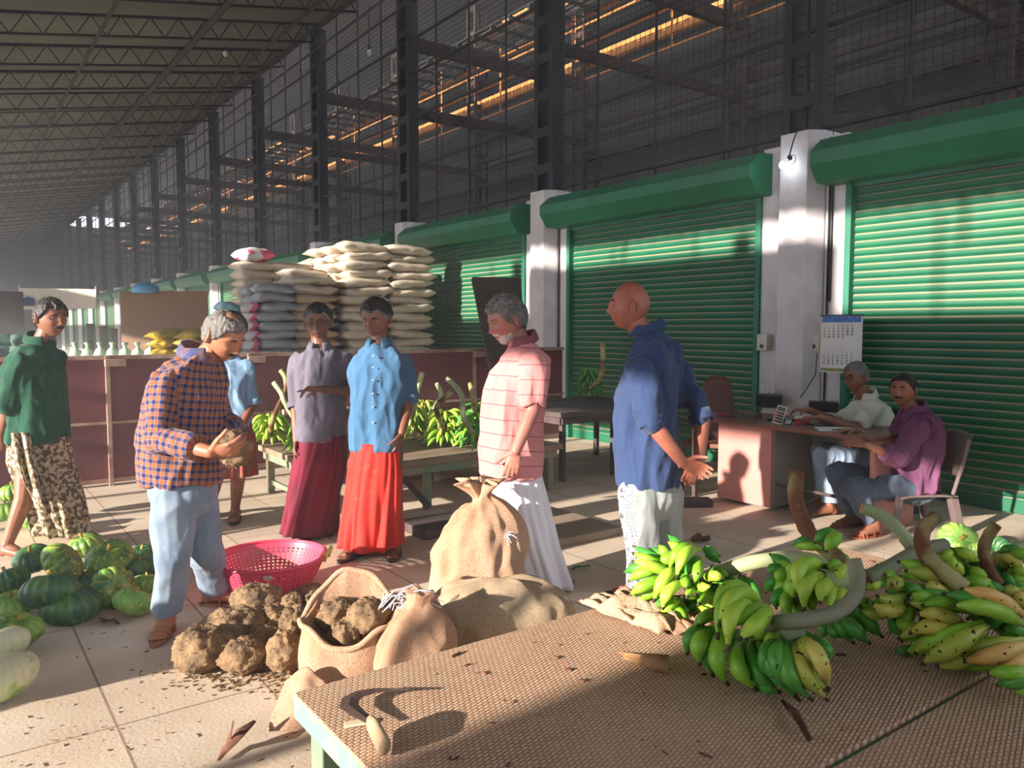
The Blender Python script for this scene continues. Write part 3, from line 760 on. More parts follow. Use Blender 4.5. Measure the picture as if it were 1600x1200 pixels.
sandal(p, *L1[3], M_sandal); sandal(p, *L2[3], M_sandal)

# ---- 5 plaid shirt
p = Person(G(300, 975), 'balding man in orange and blue checked shirt looking down at a yam in his hands', 3.92)
m = bpy.data.materials.new('orange_blue_check'); m.use_nodes = True; nt = m.node_tree; b = nt.nodes['Principled BSDF']; b.inputs['Roughness'].default_value = .9; b.inputs['Sheen Weight'].default_value = .15; b.inputs['Specular IOR Level'].default_value = .2
at = _n(nt, 'ShaderNodeAttribute'); at.attribute_name = 'fuv'; sp = _n(nt, 'ShaderNodeSeparateXYZ'); nt.links.new(at.outputs['Vector'], sp.inputs[0]); cols = []
for k in (0, 1):
    fr = math_n(nt, 'FRACT', math_n(nt, 'MULTIPLY', sp.outputs[k], 1/.037)); r = _n(nt, 'ShaderNodeValToRGB'); r.color_ramp.interpolation = 'CONSTANT'; nt.links.new(fr, r.inputs[0])
    e = r.color_ramp.elements; e[0].color = srgb('a4623a'); e[1].position = .40; e[1].color = srgb('a58a7e')
    for po, c in ((.46, '1f3466'), (.70, '141d3c'), (.80, '253f76'), (.94, 'a58a7e')): x_ = e.new(po); x_.color = srgb(c)
    cols.append(r.outputs[0])
nt.links.new(mixc(nt, .5, *cols), b.inputs['Base Color']); sh = m
p.head((350, 525), .250, 68, 34, -4, sk_light, (308, 566, .03))
p.torso([(288, 745, 0, .15, .12), (286, 680, 0, .16, .13), (290, 620, 0, .17, .13), (298, 590, 0, .16, .12), (305, 568, 0, .09, .08)], 62)
a1 = p.arm((262, 602, -.14), (250, 685, -.20), (328, 706, -.32), (.052, .042, .030)); a2 = p.arm((322, 592, .14), (345, 655, .16), (378, 690, -.02), (.05, .042, .03))
hand(p.body, a1[2], cR*1.0+up*.12+Fh*.05, Fh*.8+up*.6, 'R', 32, 1.1, spread=.10); hand(p.body, a2[2], -up*.3-cR*.25-Fh*.9, -cR*.9-Fh*.1+up*.3, 'L', 32, 1.1)
g1, g2 = G(262, 985), G(335, 945)
def JP(w_):                              # back from a world point to (px, py, dk)
    v = V(w_)-cC; k = v@cF; return (800+FPX*(v@cR)/k, 600-FPX*(v@cU)/k, k-p.K)
L1 = p.leg((268, 765, -.08), (272, 862, -.12), JP(g1+V((0, 0, .085))), vec(.15, 0, 1)); L2 = p.leg((305, 765, .1), (318, 850, .1), JP(g2+V((0, 0, .085))), vec(1, 0, -.05))
p.finish_body()
def baldtop(x, y, z): return sstep(.95, .5, np.sqrt((x/.055)**2+((y-.035)/.075)**2))*(z > .04)
p.hair(M_hairg, m_hair(.072, -.015, -.07, bald=lambda x, y, z: .95*sstep(1, .45, np.sqrt((x/.05)**2+((y+.005)/.055)**2))*(z > .05)), .010, rough=.5); p.hair(M_hairk, m_mous(.030, .008), .007, 'moustache'); p.hair(M_hairk, m_brow(), .004, 'eyebrows')
mb = MB()
p.torso([(284, 752, 0, .185, .175), (283, 715, 0, .19, .18), (284, 670, 0, .195, .18), (286, 630, 0, .20, .175), (292, 600, 0, .205, .155), (299, 580, 0, .185, .12), (305, 566, .0, .12, .10), (309, 556, 0, .082, .085)], 62, mb)
e1, s1 = tsleeve(mb, *a1, .080, .066, .72); e2, s2 = tsleeve(mb, *a2, .076, .064, .68)
hd = heading(62)
p.garment('shirt', mb, sh, voxel=.007, amp=0.0151, sc=7, seed=15, bones=[(p.J((284, 760, 0)), p.J((306, 560, 0)), hd, .18), (a1[0], a1[1], hd, .075), (a1[1], a1[2], up, .065), (a2[0], a2[1], hd, .075), (a2[1], a2[2], up, .065)])
collar(p, (311, 552, 0), 62, .076, .080, cloth('checked_collar', '8a6a62', '3f4f80', 26), open_=.7)
pm = cloth('pale_denim', '8b9aab', '74859a', 5)
mb = MB(); mb.sph(p.J((286, 768, 0)), (.165, .165, .14), 20, 14)
for L in (L1, L2):
    k_ = L[1]; a_ = L[2]+V((0, 0, .02)); mb.capsule(L[0], k_, .112, .088); mb.tube([k_, k_*.5+a_*.5+V((0, 0, 0)), a_], [.088, .082, .078], 16)
p.garment('trousers', mb, pm, amp=.009, sc=6, seed=22, st=(1, 1, .55))
ms = mat('tan_sandal_leather', 'a87050', '8a583e', .6, 9); sandal(p, *L1[3], ms, sc=1.05); sandal(p, *L2[3], ms, sc=1.05)


# ---- 6 green shirt
p = Person(G(45, 862), 'man in dark green shirt and brown patterned lungi walking with hands behind him', 5.28)
sh = cloth('dark_green_shirt', '23543f', '1b4534', 2)
p.head((80, 497), .255, 62, 8, 0, sk_mid, (60, 540, .02))
p.torso([(55, 690, 0, .15, .12), (52, 620, 0, .165, .13), (55, 575, 0, .165, .12), (58, 545, 0, .09, .08)], 62)
a1 = p.arm((33, 572, -.14), (15, 632, -.18), (2, 676, -.05)); hand(p.body, a1[2], -cR*.6-up*.4, Fh, 'R', 40)
a2 = p.arm((75, 565, .16), (55, 630, .25), (5, 672, .1)); hand(p.body, a2[2], -cR*.8-up*.2, Fh, 'L', 30)
g1, g2 = G(12, 872), G(118, 845)
L1 = p.leg((48, 700, -.06), (38, 778, -.12), JP(g1+V((0, 0, .09))), vec(1, 0, .2), (.09, .06, .05, .034)); L2 = p.leg((68, 700, .1), (92, 770, .02), JP(g2+V((0, 0, .10))), vec(1, 0, .0))
p.finish_body()
p.hair(M_hairk, m_hair(.07, -.012, -.06, bald=lambda x, y, z: .9*sstep(1, .6, np.sqrt(((abs(x)-.035)/.02)**2+((y-.06)/.03)**2))), .014); p.hair(M_hairk, m_mous(.033, .0085), .008, 'moustache'); p.hair(M_hairk, m_brow(), .004, 'eyebrows')
mb = MB()
p.torso([(60, 690, 0, .17, .185), (56, 660, 0, .178, .18), (53, 620, 0, .185, .18), (54, 580, 0, .19, .165), (57, 557, 0, .18, .125), (60, 544, .0, .12, .09), (61, 534, 0, .076, .078)], 62, mb)
e1, s1 = tsleeve(mb, *a1, .074, .064, .1); e2, s2 = tsleeve(mb, *a2, .07, .06, .1)
p.garment('shirt', mb, sh, amp=0.0151, sc=7, seed=19); collar(p, (62, 532, 0), 62, .07, .074, sh, open_=.6); cuff(p, e1, e1+(e1-s1)*.1, .063, sh)
m = mat('brown_patterned_cloth', '5c4a36', 'c8b494', .9, 38, bump=.001, bscale=200, lo=.46, hi=.56)
p.lungi([(62, 682, 0, .165, .165), (62, 720, 0, .17, .19), (80, 770, 0, .16, .20), (96, 832, .0, .14, .17)], 62, m, 'lungi', seed=31, amp=.025, folds=7)
m3 = mat('brown_patterned_flap', '6a5640', 'd2bf9e', .9, 38, bump=.001, bscale=200, lo=.46, hi=.56)
rows = []
for t in np.linspace(0, 1, 12): rows.append([p.J((18+12*t+u*(28+22*t)+10*t*t, 676+(85+60*u)*t*(1.0), -.24-.03*math.sin(u*11+t*2))) for u in np.linspace(0, 1, 16)])
mb = MB(); mb.loft(rows, cap=False, closed=False); o = mb.build('lungi_flap', m3, p.root, smooth=True); solid(o, .004)

# ---- 7 pale blue shirt behind the checked shirt
p = Person(G(362, 815), 'man in pale blue shirt mostly hidden behind the man in the checked shirt', 6.0)
sh = cloth('pale_blue_shirt', '86a8c6', '7899b8', 2)
p.head((364, 513), .245, -30, 25, 0, sk_mid, (352, 556, .02))
p.torso([(355, 670, 0, .15, .11), (355, 600, 0, .16, .12), (355, 570, 0, .15, .10), (353, 556, 0, .09, .07)], 0)
a1 = p.arm((385, 575), (396, 630, .02), (376, 668, -.16)); hand(p.body, a1[2], -cR*.75-up*.4-Fh*.2, Fh, 'L', 40)
a2 = p.arm((325, 575), (318, 630), (345, 668, -.16)); hand(p.body, a2[2], cR*.7-up*.4, Fh, 'R', 40)
g1, g2 = G(368, 812), G(330, 806)
L1 = p.leg((368, 690), (372, 745, -.08), JP(g1+V((0, 0, .09))), vec(.25, 0, 1)); L2 = p.leg((340, 690), (338, 745, -.05), JP(g2+V((0, 0, .09))), vec(-.1, 0, 1))
p.finish_body(.006); p.hair(M_hairk, m_hair(.068), .014); p.hair(M_hairk, m_mous(), .006, 'moustache'); p.hair(M_hairk, m_brow(), .004, 'eyebrows')
mb = MB(); p.torso([(354, 668, 0, .175, .135), (355, 630, 0, .178, .135), (355, 590, 0, .18, .13), (355, 570, 0, .17, .10), (353, 556, 0, .08, .07)], 0, mb)
e1, s1 = tsleeve(mb, *a1, .064, .058, -.02); tsleeve(mb, *a2, .064, .058, -.02); p.garment('shirt', mb, sh, amp=0.0119, sc=8, seed=3); cuff(p, e1, e1+(a1[1]-a1[0])*.1, .058, sh); collar(p, (353, 553, 0), 0, .066, .064, sh, open_=.8)
p.lungi([(356, 662, 0, .16, .12), (358, 690, 0, .185, .15), (360, 742, 0, .19, .16)], 0, mat('folded_rust_cloth', '9a3f33', '7a5a48', .9, 12), 'lungi', seed=5, amp=.02)
sandal(p, *L1[3], M_sandal); sandal(p, *L2[3], M_sandal)

# ---- 8 seated, white shirt, spectacles
p = Person(G(1350, 800), 'seated man in white shirt and spectacles typing at the desk', 6.45)
sh = cloth('white_shirt', 'd8d8cc', 'cccabc', 2)
p.head((1337, 589), .245, -68, 8, 0, sk_mid, (1353, 622, .02))
p.torso([(1362, 700, 0, .16, .12), (1360, 660, 0, .165, .12), (1358, 635, 0, .16, .10), (1354, 622, 0, .09, .07)], -70)
a1 = p.arm((1366, 640, -.16), (1340, 668, -.26), (1280, 652, -.22)); hand(p.body, a1[2], -cR+up*.03, -up, 'L', 25)
a2 = p.arm((1345, 640, .16), (1310, 660, .12), (1262, 640, -.02)); hand(p.body, a2[2], -cR, -up, 'R', 25)
L1 = p.leg((1355, 715, -.1), (1285, 712, -.14), (1296, 790, -.16), vec(-1, 0, .2)); L2 = p.leg((1352, 712, .1), (1280, 705, .1), (1290, 775, .1), vec(-1, 0, .2))
p.finish_body(.006); p.hair(M_hairg, m_hair(.066, -.012, -.06, bald=lambda x, y, z: .6*baldtop(x, y, z)), .011); p.hair(M_hairg, m_mous(.028, .006), .004, 'moustache'); p.hair(M_hairk, m_brow(), .004, 'eyebrows'); p.glasses(mat('black_spectacle_frame', '141414', None, .3))
mb = MB(); p.torso([(1362, 706, 0, .18, .15), (1361, 680, 0, .185, .155), (1360, 655, 0, .19, .145), (1358, 636, 0, .18, .115), (1354, 623, 0, .08, .075)], -70, mb)
e1, s1 = tsleeve(mb, *a1, .074, .070, -.05); tsleeve(mb, *a2, .072, .068, -.05); p.garment('shirt', mb, sh, amp=0.0101, sc=8, seed=7); collar(p, (1353, 619, 0), -70, .068, .068, sh, open_=.9)
mb = MB(); mb.sph(p.J((1360, 715, 0)), (.16, .16, .12), 18, 12)
for L in (L1, L2): mb.capsule(L[0], L[1], .095, .075); mb.tube([L[1], L[2]+V((0, 0, .02))], [.073, .066], 14)
p.garment('trousers', mb, cloth('light_jeans', '9fb2c8', '8aa0ba', 4), amp=0.0081, sc=9, seed=2)

# ---- 9 seated, purple shirt
p = Person(G(1405, 835), 'seated man with moustache in plum shirt and grey jeans on plastic chair', 5.85)
sh = mat('plum_shirt', '7d4a6c', '693c5a', .9, 3, bump=.001, bscale=260)
p.head((1411, 609), .240, -48, 4, 0, sk_mid, (1428, 642, .02))
p.torso([(1428, 750, 0, .16, .13), (1430, 700, 0, .17, .13), (1432, 660, 0, .16, .11), (1430, 645, 0, .09, .08)], -72)
a1 = p.arm((1434, 668, -.17), (1404, 716, -.24), (1352, 694, -.26)); hand(p.body, a1[2], -cR*.9+up*.15, -up*.5+Fh*.6, 'L', 30)
a2 = p.arm((1415, 665, .16), (1385, 705, .14), (1335, 672, .0)); hand(p.body, a2[2], -cR*.95+up*.0, -up, 'R', 28)
g1, g2 = G(1366, 838), G(1335, 822)
L1 = p.leg((1425, 762, -.08), (1332, 764, -.14), JP(g1+V((0, 0, .095))), vec(-1, 0, .35), (.085, .06, .05, .034)); L2 = p.leg((1415, 756, .1), (1308, 738, .06), JP(g2+V((0, 0, .095))), vec(-1, 0, .3), (.085, .06, .05, .034))
p.finish_body(); p.hair(M_hairk, m_hair(.092, -.012, -.06, .012), .011); p.hair(M_hairk, m_mous(.033, .0085), .008, 'moustache'); p.hair(M_hairk, m_brow(), .005, 'eyebrows')
mb = MB(); p.torso([(1424, 765, 0, .19, .165), (1426, 735, 0, .19, .165), (1430, 700, 0, .195, .155), (1434, 675, 0, .20, .14), (1434, 656, 0, .18, .11), (1430, 641, 0, .08, .08)], -72, mb)
e1, s1 = tsleeve(mb, *a1, .078, .066, .45); e2, s2 = tsleeve(mb, *a2, .074, .064, .35); p.garment('shirt', mb, sh, amp=0.0151, sc=8, seed=17); collar(p, (1428, 638, 0), -65, .072, .072, sh, open_=.7)
mb = MB(); mb.sph(p.J((1424, 765, 0)), (.17, .17, .11), 18, 12)
for L in (L1, L2): mb.capsule(L[0], L[1], .10, .082); mb.tube([L[1], (L[1]+L[2])/2, L[2]+V((0, 0, .02))], [.080, .074, .068], 14)
p.garment('trousers', mb, cloth('grey_jeans', '5a6578', '4b5568', 4), amp=0.0081, sc=9, seed=5)
for L in (L1, L2): sandal(p, *L[3], M_sandb)
# ================================================================== SACKS, PARTITION, STORE AT THE BACK
def burlap(name, c1, c2, sc=3):
    m = mat(name, c1, c2, .95, sc, detail=6, spec=.15); nt = m.node_tree; b = nt.nodes['Principled BSDF']
    tc = nt.nodes['Texture Coordinate']; w1 = _n(nt, 'ShaderNodeTexWave'); w1.inputs['Scale'].default_value = 110; w1.inputs['Distortion'].default_value = 1.5; w1.inputs['Detail Scale'].default_value = 3
    w2 = _n(nt, 'ShaderNodeTexWave', bands_direction='Z'); w2.inputs['Scale'].default_value = 110; w2.inputs['Distortion'].default_value = 1.5
    nt.links.new(tc.outputs['Object'], w1.inputs['Vector']); nt.links.new(tc.outputs['Object'], w2.inputs['Vector'])
    s_ = math_n(nt, 'ADD', w1.outputs['Fac'], w2.outputs['Fac']); bp = _n(nt, 'ShaderNodeBump'); bp.inputs['Distance'].default_value = .0018; bp.inputs['Strength'].default_value = .7
    n3 = _n(nt, 'ShaderNodeTexNoise'); n3.inputs['Scale'].default_value = 130; n3.inputs['Detail'].default_value = 2; nt.links.new(tc.outputs['Object'], n3.inputs['Vector'])
    s_ = math_n(nt, 'ADD', s_, math_n(nt, 'MULTIPLY', n3.outputs[0], 2.5)); base = b.inputs['Base Color'].links[0].from_socket
    mr = _n(nt, 'ShaderNodeMapRange'); mr.inputs[1].default_value = .5; mr.inputs[2].default_value = .7; mr.inputs[4].default_value = .45; nt.links.new(n3.outputs[0], mr.inputs[0])
    nt.links.new(mixc(nt, mr.outputs[0], base, srgb('7a5a42')), b.inputs['Base Color'])
    nt.links.new(s_, bp.inputs['Height']); nt.links.new(bp.outputs[0], b.inputs['Normal']); return m
M_jute = burlap('jute_cloth', 'c9a085', 'b0886c'); M_jute2 = burlap('pale_jute_cloth', 'd6af92', 'c09678', 4); M_juted = burlap('worn_jute_cloth', 'c8b094', 'ad9579', 2.5)
M_woven = mat('woven_sack', 'd2c6b4', 'bfae98', .7, 2.5, bump=.002, bscale=18, detail=5)
M_woveng = mat('grey_woven_sack', 'a9acb0', '8d9096', .7, 2.5, bump=.002, bscale=18)
M_wovent = mat('tan_woven_sack', 'c4a98a', 'b1957a', .7, 2.5, bump=.002, bscale=18)
M_pinkprint = mat('pink_print_sack', 'd9d5d8', 'd45a78', .6, 5, lo=.5, hi=.56); M_cyan = mat('cyan_sack', '9fc9cf', '5fa0ac', .6, 6, lo=.4, hi=.6)
M_yel = mat('yellow_sack', 'c9a92a', '8d7d2c', .6, 4); M_greenbag = mat('pale_green_sack', 'a9bda2', '84998a', .7, 6); M_dkgreen = mat('green_net_sack', '4f6d62', '33493f', .8, 9)

def pillow(L=.78, W=.5, H=.15, seed=0, ears=.03):
    n, m = 28, 14; vs = []; rows = []
    for i in range(m+1):
        v = -1+2*i/m; row = []
        for j in range(n):
            a = 2*PI*j/n; cx, sx = math.cos(a), math.sin(a)
            # x across the length, closed by seams at the two ends
            t = abs(v)**4.5; w_ = W/2*(1-.08*abs(v)**6); h = H/2*(1-t)**.5+.006
            y = w_*math.copysign(abs(cx)**.75, cx); z = h*math.copysign(abs(sx)**.9, sx)
            x = L/2*v*(1+.05*abs(cx)**4*abs(v))
            nn = noise.noise(Vector((x*6+seed*3, y*6, z*9+seed)))*.026+noise.noise(Vector((x*16, y*16+seed, z*12)))*.006
            row.append((x+nn*.5, y+nn, z+nn+H/2-.012*math.cos(v*2.2+seed)))
        rows.append(row)
    return rows
def sack_root(name, m, L, W, H, seed):
    mb = MB(); mb.loft(pillow(L, W, H, seed)); o = mb.build(name, m, smooth=True, origin=(0, 0, 0)); return o
def place(o, loc, rz_=0, tilt=(0, 0), sc=1):
    o.location = Vector([float(x) for x in loc]); o.rotation_euler = (tilt[0], tilt[1], rz_); o.scale = (sc, sc, sc); return o
random.seed(11)
protos = {}
def sack(name, m, key, loc, rz_, label, group, L=.78, W=.5, H=.15, cat='sack'):
    k = (key, random.randrange(4))
    if k not in protos:
        protos[k] = sack_root(name, m, L, W, H, k[1]*3.7+len(protos)); o = protos[k]
    else:
        o = protos[k].copy(); COL.objects.link(o)
    place(o, loc, rz_, (random.uniform(-.04, .04), random.uniform(-.04, .04))); tag(o, label, cat, group); return o
ORD = ['topmost', 'second', 'third', 'fourth', 'fifth', 'sixth', 'seventh', 'eighth', 'ninth', 'tenth', 'eleventh', 'twelfth', 'thirteenth', 'fourteenth', 'fifteenth', 'sixteenth', 'seventeenth', 'eighteenth', 'nineteenth', 'twentieth', 'twenty-first', 'twenty-second', 'twenty-third']
def ordl(i): return ORD[i] if i == 0 else ORD[i]+' from top'
# tall stack by the shutter: two columns face the viewer, more stand behind the left one
rowsA = [(5.33, 11.25, 'front left'), (6.07, 11.25, 'front right'), (5.31, 11.78, 'second'), (5.31, 12.3, 'third'), (5.31, 12.83, 'fourth'), (5.31, 13.36, 'rearmost')]
for lay in range(21):
    for (x, y, cn) in rowsA:
        top = 21-(1 if y > 12.6 else 0)-(1 if y > 13.2 else 0)
        if lay < 9 and (y > 11.3): continue
        if lay >= top: continue
        jx = (.03 if lay % 2 else -.03)+random.uniform(-.03, .03)
        sack('woven_sack', M_woven, 'w', (x+jx, y+random.uniform(-.03, .03), lay*.132), random.uniform(-.07, .07)+(PI if lay % 2 else 0),
             'off-white sack, %s in the %s column of the tall stack' % (ordl(top-1-lay), cn), 'white sacks in the tall stack', L=.76)
for lay in range(8, 19):                 # lower tan stack to its left
    for j, (x, y) in enumerate(((4.52, 11.3), (4.55, 11.85), (4.58, 12.4))):
        if lay > 16 and j == 0 or lay == 18 and j < 2: continue
        top = (17, 18, 19)[j]
        sack('woven_sack', M_wovent if lay < 15 else M_woven, 't' if lay < 15 else 'w2', (x+random.uniform(-.05, .05), y, lay*.132), random.uniform(-.12, .12), '%s woven sack, %s in the %s column of the middle stack' % ('tan' if lay < 15 else 'cream', ordl(top-1-lay), ('front', 'middle', 'back')[j]), 'sacks in the middle stack', L=.66)
for lay in range(8, 16):                 # grey stack at the left
    for j, (x, y) in enumerate(((3.93, 11.25), (3.96, 11.8))):
        sack('woven_sack', M_woveng, 'g', (x+random.uniform(-.04, .04), y, lay*.132), random.uniform(-.2, .2), 'grey woven sack, %s in the %s column of the grey stack' % (ordl(15-lay), ('front', 'back')[j]), 'grey sacks in the leaning stack', L=.56, H=.14)
for lay in range(14, 19):
    sack('woven_sack', M_woven, 'w3', (4.02+random.uniform(-.04, .04), 12.4+.0, lay*.132), random.uniform(-.15, .15), 'cream sack, %s in the column rising behind the grey sacks' % ordl(18-lay), 'white sacks above the grey stack', L=.58)
for lay in range(8, 14):
    sack('printed_sack', M_pinkprint, 'p', (3.56, 11.3, lay*.132), random.uniform(-.1, .1), 'white sack with pink print, %s in the narrow stack' % ordl(13-lay), 'pink printed sacks', L=.24, W=.4, H=.14)
    sack('printed_sack', M_cyan, 'c', (3.30, 11.4, lay*.132), random.uniform(-.1, .1), 'cyan printed sack, %s in the leftmost narrow stack' % ordl(13-lay), 'cyan sacks', L=.24, W=.4, H=.14)
o = sack('printed_sack', M_pinkprint, 'pp', (3.98, 12.3, 2.52), .3, 'slumped white sack with red print lying on top of the left stacks', None, L=.5, W=.45, H=.2)
# timber platforms that carry the parts hidden by the partition
M_plat = mat('platform_wood', '4a3a2c', '5c4836', .9, 3)
for x0, x1, y0, y1, zt, lb in ((3.66, 4.92, 11.0, 12.12, 8*.132, 'wooden platform under the grey and tan sacks'), (4.36, 4.92, 12.14, 12.66, 8*.132, 'short wooden platform under the rear tan sacks'), (4.93, 5.72, 11.53, 13.65, 9*.132, 'wooden platform under the rear columns of the tall stack'), (3.16, 3.66, 11.05, 11.64, 8*.132, 'small wooden platform under the pink and cyan sacks'), (3.7, 4.34, 12.14, 12.66, 14*.132, 'tall wooden box under the cream sacks behind the grey ones')):
    mb = MB(); mb.box(x0, x1, y0, y1, 0, zt-.002); o = bevel(mb.build('sack_platform', M_plat), .01); tag(o, lb, 'platform')

# ---- partition of brown steel panels
M_brown = mat('oxblood_steel', '7a3d42', '653338', .55, 1.6, bump=.001, bscale=14, detail=7); M_frame = mat('worn_frame_paint', '8f6a60', 'b79a88', .7, 6)
def panel(x0, x1, y, idx, lab):
    t = empty('steel_partition_panel', (x0, y, 0)); tag(t, lab, 'partition panel', 'brown steel panels of the partition')
    mb = MB(); mb.box(x0+.02, x1-.02, y-.01, y+.01, .06, 1.2); mb.build('sheet', M_brown, t)
    f = MB(); f.box(x0, x1, y-.03, y+.02, 1.2, 1.24); bevel(f.build('top_rail', M_frame, t), .004)
    f = MB(); f.box(x0+.02, x1, y-.025, y+.01, .59, .615); f.build('middle_rail', M_frame, t)
    f = MB(); f.box(x0+.02, x1, y-.02, y+.01, .03, .07); f.build('bottom_rail', M_frame, t)
    f = MB(); f.box(x0-.02, x0+.02, y-.04, y+.02, 0, 1.24); bevel(f.build('post', M_frame, t), .004)
    f = MB(); f.obox((x0+.06, y-.07, 1.17), (.09, 0, 0), (0, .03, 0), (0, 0, .035)); bevel(f.build('hinge_block', M_frame, t), .006)
    f = MB(); f.obox((x0+.40, y-.06, .60), (.07, 0, .0), (0, .03, 0), (0, 0, .03)); bevel(f.build('latch_bar', M_frame, t), .006)
    return t
xp = [-.1, 1.27, 2.6, 4.0, 5.4, 6.85]
labs = ['brown steel partition panel at the far left behind the green-shirted man', 'brown steel panel between the green-shirted man and the man in the checked shirt', 'brown steel panel behind the bananas left of the grey-shirted man', 'brown steel panel behind the bananas right of the blue-shirted man', 'brown steel panel behind the man in the pink shirt']
for i in range(5): panel(xp[i], xp[i+1], 8.25, i, labs[i])
# tilted dark board leaning behind the pink man
mb = MB(); a, b_, c, d = P(762, 560, 8.9), P(820, 560, 8.9), P(812, 435, 8.95), P(738, 435, 8.95)
nrm = unit(np.cross(b_-a, d-a)); mb.loft([[a, b_, c, d], [q+nrm*.03 for q in (a, b_, c, d)]])
o = mb.build('leaning_board', mat('dark_board', '3c342c', '4a4238', .8, 4)); tag(o, 'dark tilted rectangular board standing up behind the man in pink', 'board')
f = MB()
dn = unit(a-d); a_low = a+dn*(a[2]/-dn[2]); dn2 = unit(b_-c); b_low = b_+dn2*(b_[2]/-dn2[2])
for p_, q_ in ((a_low, d), (d, c), (c, b_low)): f.beam(p_-nrm*.01, q_-nrm*.01, .03, .03, nrm)
f.build('frame', mat('board_frame', '6b6254', '5a5246', .8), o)

# ---- goods behind the partition
M_ply = mat('plywood', '8a6a52', '76573f', .8, 1.2, detail=8, stretch=(1, 1, .3))
for i, (x0, x1, lb) in enumerate(((188, 262, 'left plywood sheet standing behind the yellow sacks'), (262, 324, 'right plywood sheet standing beside the white pillar'))):
    a, b_ = P(x0, 458, 13.0), P(x1, 459, 13.0+.6*(x1-262)/62*0); mb = MB(); mb.beam((a[0], a[1], 1.05), (b_[0], b_[1], 1.05), 2.1, .03, np.cross(unit(b_-a), up)); 
    o = mb.build('plywood_sheet', M_ply); tag(o, lb, 'plywood')
q = P(228, 458, 12.95); mb = MB(); rr = [(.05, 0), (.2, .0), (.215, .03), (.2, .06), (.205, .09), (.17, .13), (.1, .15), (.09, .17)]
mb.loft([[q+V((r_*math.cos(a), r_*math.sin(a), z_)) for a in np.linspace(0, 2*PI, 25)[:-1]] for r_, z_ in rr])
o = mb.build('blue_basin', mat('blue_plastic', '4f8fc0', '6fa8d0', .4, 3), smooth=True); tag(o, 'pale blue plastic tub lying on top of the plywood sheets', 'tub')
mb = MB(); mb.box(.9, 3.1, 10.2, 12.0, 0, 1.0); o = bevel(mb.build('low_counter', mat('dark_counter', '2c2622', '38302a', .8, 2)), .01); tag(o, 'dark low counter behind the partition carrying the yellow and green sacks', 'counter')
for lay in range(4):
    for i in range(3):
        c = P(262+i*22, 560-lay*16, 10.75+.25*(i % 2)); c[2] = 1.0+lay*.115
        sack('yellow_sack', M_yel, 'y', c, .6+random.uniform(-.3, .3), 'yellow sack, %s in the %s pile before the plywood' % (ordl(3-lay), ('left', 'middle', 'right')[i]), 'yellow sacks', L=.5, W=.36, H=.12)
for i in range(7):                       # knotted pale green sacks in a row
    mb = MB(); c = P(118+i*19.5, 556, 10.6); c[2] = 1.0; s_ = .085; rings = []
    for z_, r_ in ((0, .8), (.04, 1.05), (.12, 1.05), (.19, .8), (.225, .35), (.245, .22), (.28, .42), (.30, .55)):
        rings.append([c+V((s_*r_*(1+.12*noise.noise(Vector((a*2, z_*9, i))))*math.cos(a), s_*r_*math.sin(a), z_+.02*noise.noise(Vector((a*2, i*3, z_))))) for a in np.linspace(0, 2*PI, 19)[:-1]])
    mb.loft(rings); o = mb.build('knotted_sack', M_greenbag, smooth=True); tag(o, 'small knotted pale green sack, %s from the left in its row behind the partition' % ['first', 'second', 'third', 'fourth', 'fifth', 'sixth', 'seventh'][i], 'sack', 'knotted green sacks')
for lay in range(4):
    for i in range(4):
        c = P(-12+i*24, 552-lay*18, 10.9); c[2] = .8+lay*.145
        sack('green_sack', M_dkgreen, 'dg', c, random.uniform(-.4, .4), 'dark green netted sack, %s in the %s pile at the far left' % (ordl(3-lay), ['first', 'second', 'third', 'fourth'][i]), 'dark green sacks', L=.36, W=.34, H=.16)
mb = MB(); mb.box(-.4, .85, 9.9, 11.4, 0, .798); o = bevel(mb.build('low_crate', M_plat), .01); tag(o, 'low wooden crate under the dark green sacks at the far left', 'crate')
# banner, dark cupboard and partition poles far behind
mb = MB(); a = P(30, 450, 24); b_ = P(150, 452, 24); mb.add([a, b_, P(150, 482, 24), P(30, 484, 24)], [(0, 1, 2, 3)])
mb.box(a[0]-.02, a[0]+.02, a[1]+.0, a[1]+.04, 0, a[2]+.1); mb.box(b_[0]-.02, b_[0]+.02, b_[1], b_[1]+.04, 0, b_[2]+.1)
m = mat('banner_cloth', 'ded6c8', 'cfc4b2', .8, 2); o = mb.build('banner', m); solid(o, .01); tag(o, 'pale banner with a dark blue peak hanging far behind the green-shirted man', 'banner')
mb = MB(); mb.add([P(31, 478, 23.95), P(56, 478, 23.95), P(52, 466, 23.95), P(42, 463, 23.95), P(34, 468, 23.95)], [(0, 1, 2, 3, 4)]); solid(mb.build('blue_emblem', mat('banner_blue', '27406f', None, .8), o), .004)
mb = MB(); a = P(0, 455, 22); mb.box(a[0]-2.2, a[0]+.55, a[1], a[1]+.6, 0, a[2]); o = bevel(mb.build('dark_cupboard', mat('cupboard_wood', '2e2622', '3a302a', .8, 2)), .02); tag(o, 'dark wooden cupboard at the far left end of the hall', 'cupboard')
mb = MB()
o = None
for i, (px_, k_, hh) in enumerate(((141, 15.5, 1.55), (161, 15.5, 1.5), (178, 15.6, 1.45))):
    c = P(px_, 520, k_); mb = MB(); mb.box(c[0]-.06, c[0]+.06, c[1]-.03, c[1]+.03, 0, hh); mb.box(c[0]-.09, c[0]+.09, c[1]-.04, c[1]+.04, 0, .04); mb.box(c[0]-.07, c[0]+.07, c[1]-.04, c[1]+.04, hh, hh+.03)
    o = bevel(mb.build('short_post', mat('post_paint_%d' % i, '7d756e', '5c554f', .8, 3)), .004); tag(o, 'short grey post before the far pillars, %s of three' % ('leftmost', 'middle one', 'rightmost')[i], 'post', 'short posts by the far pillars')

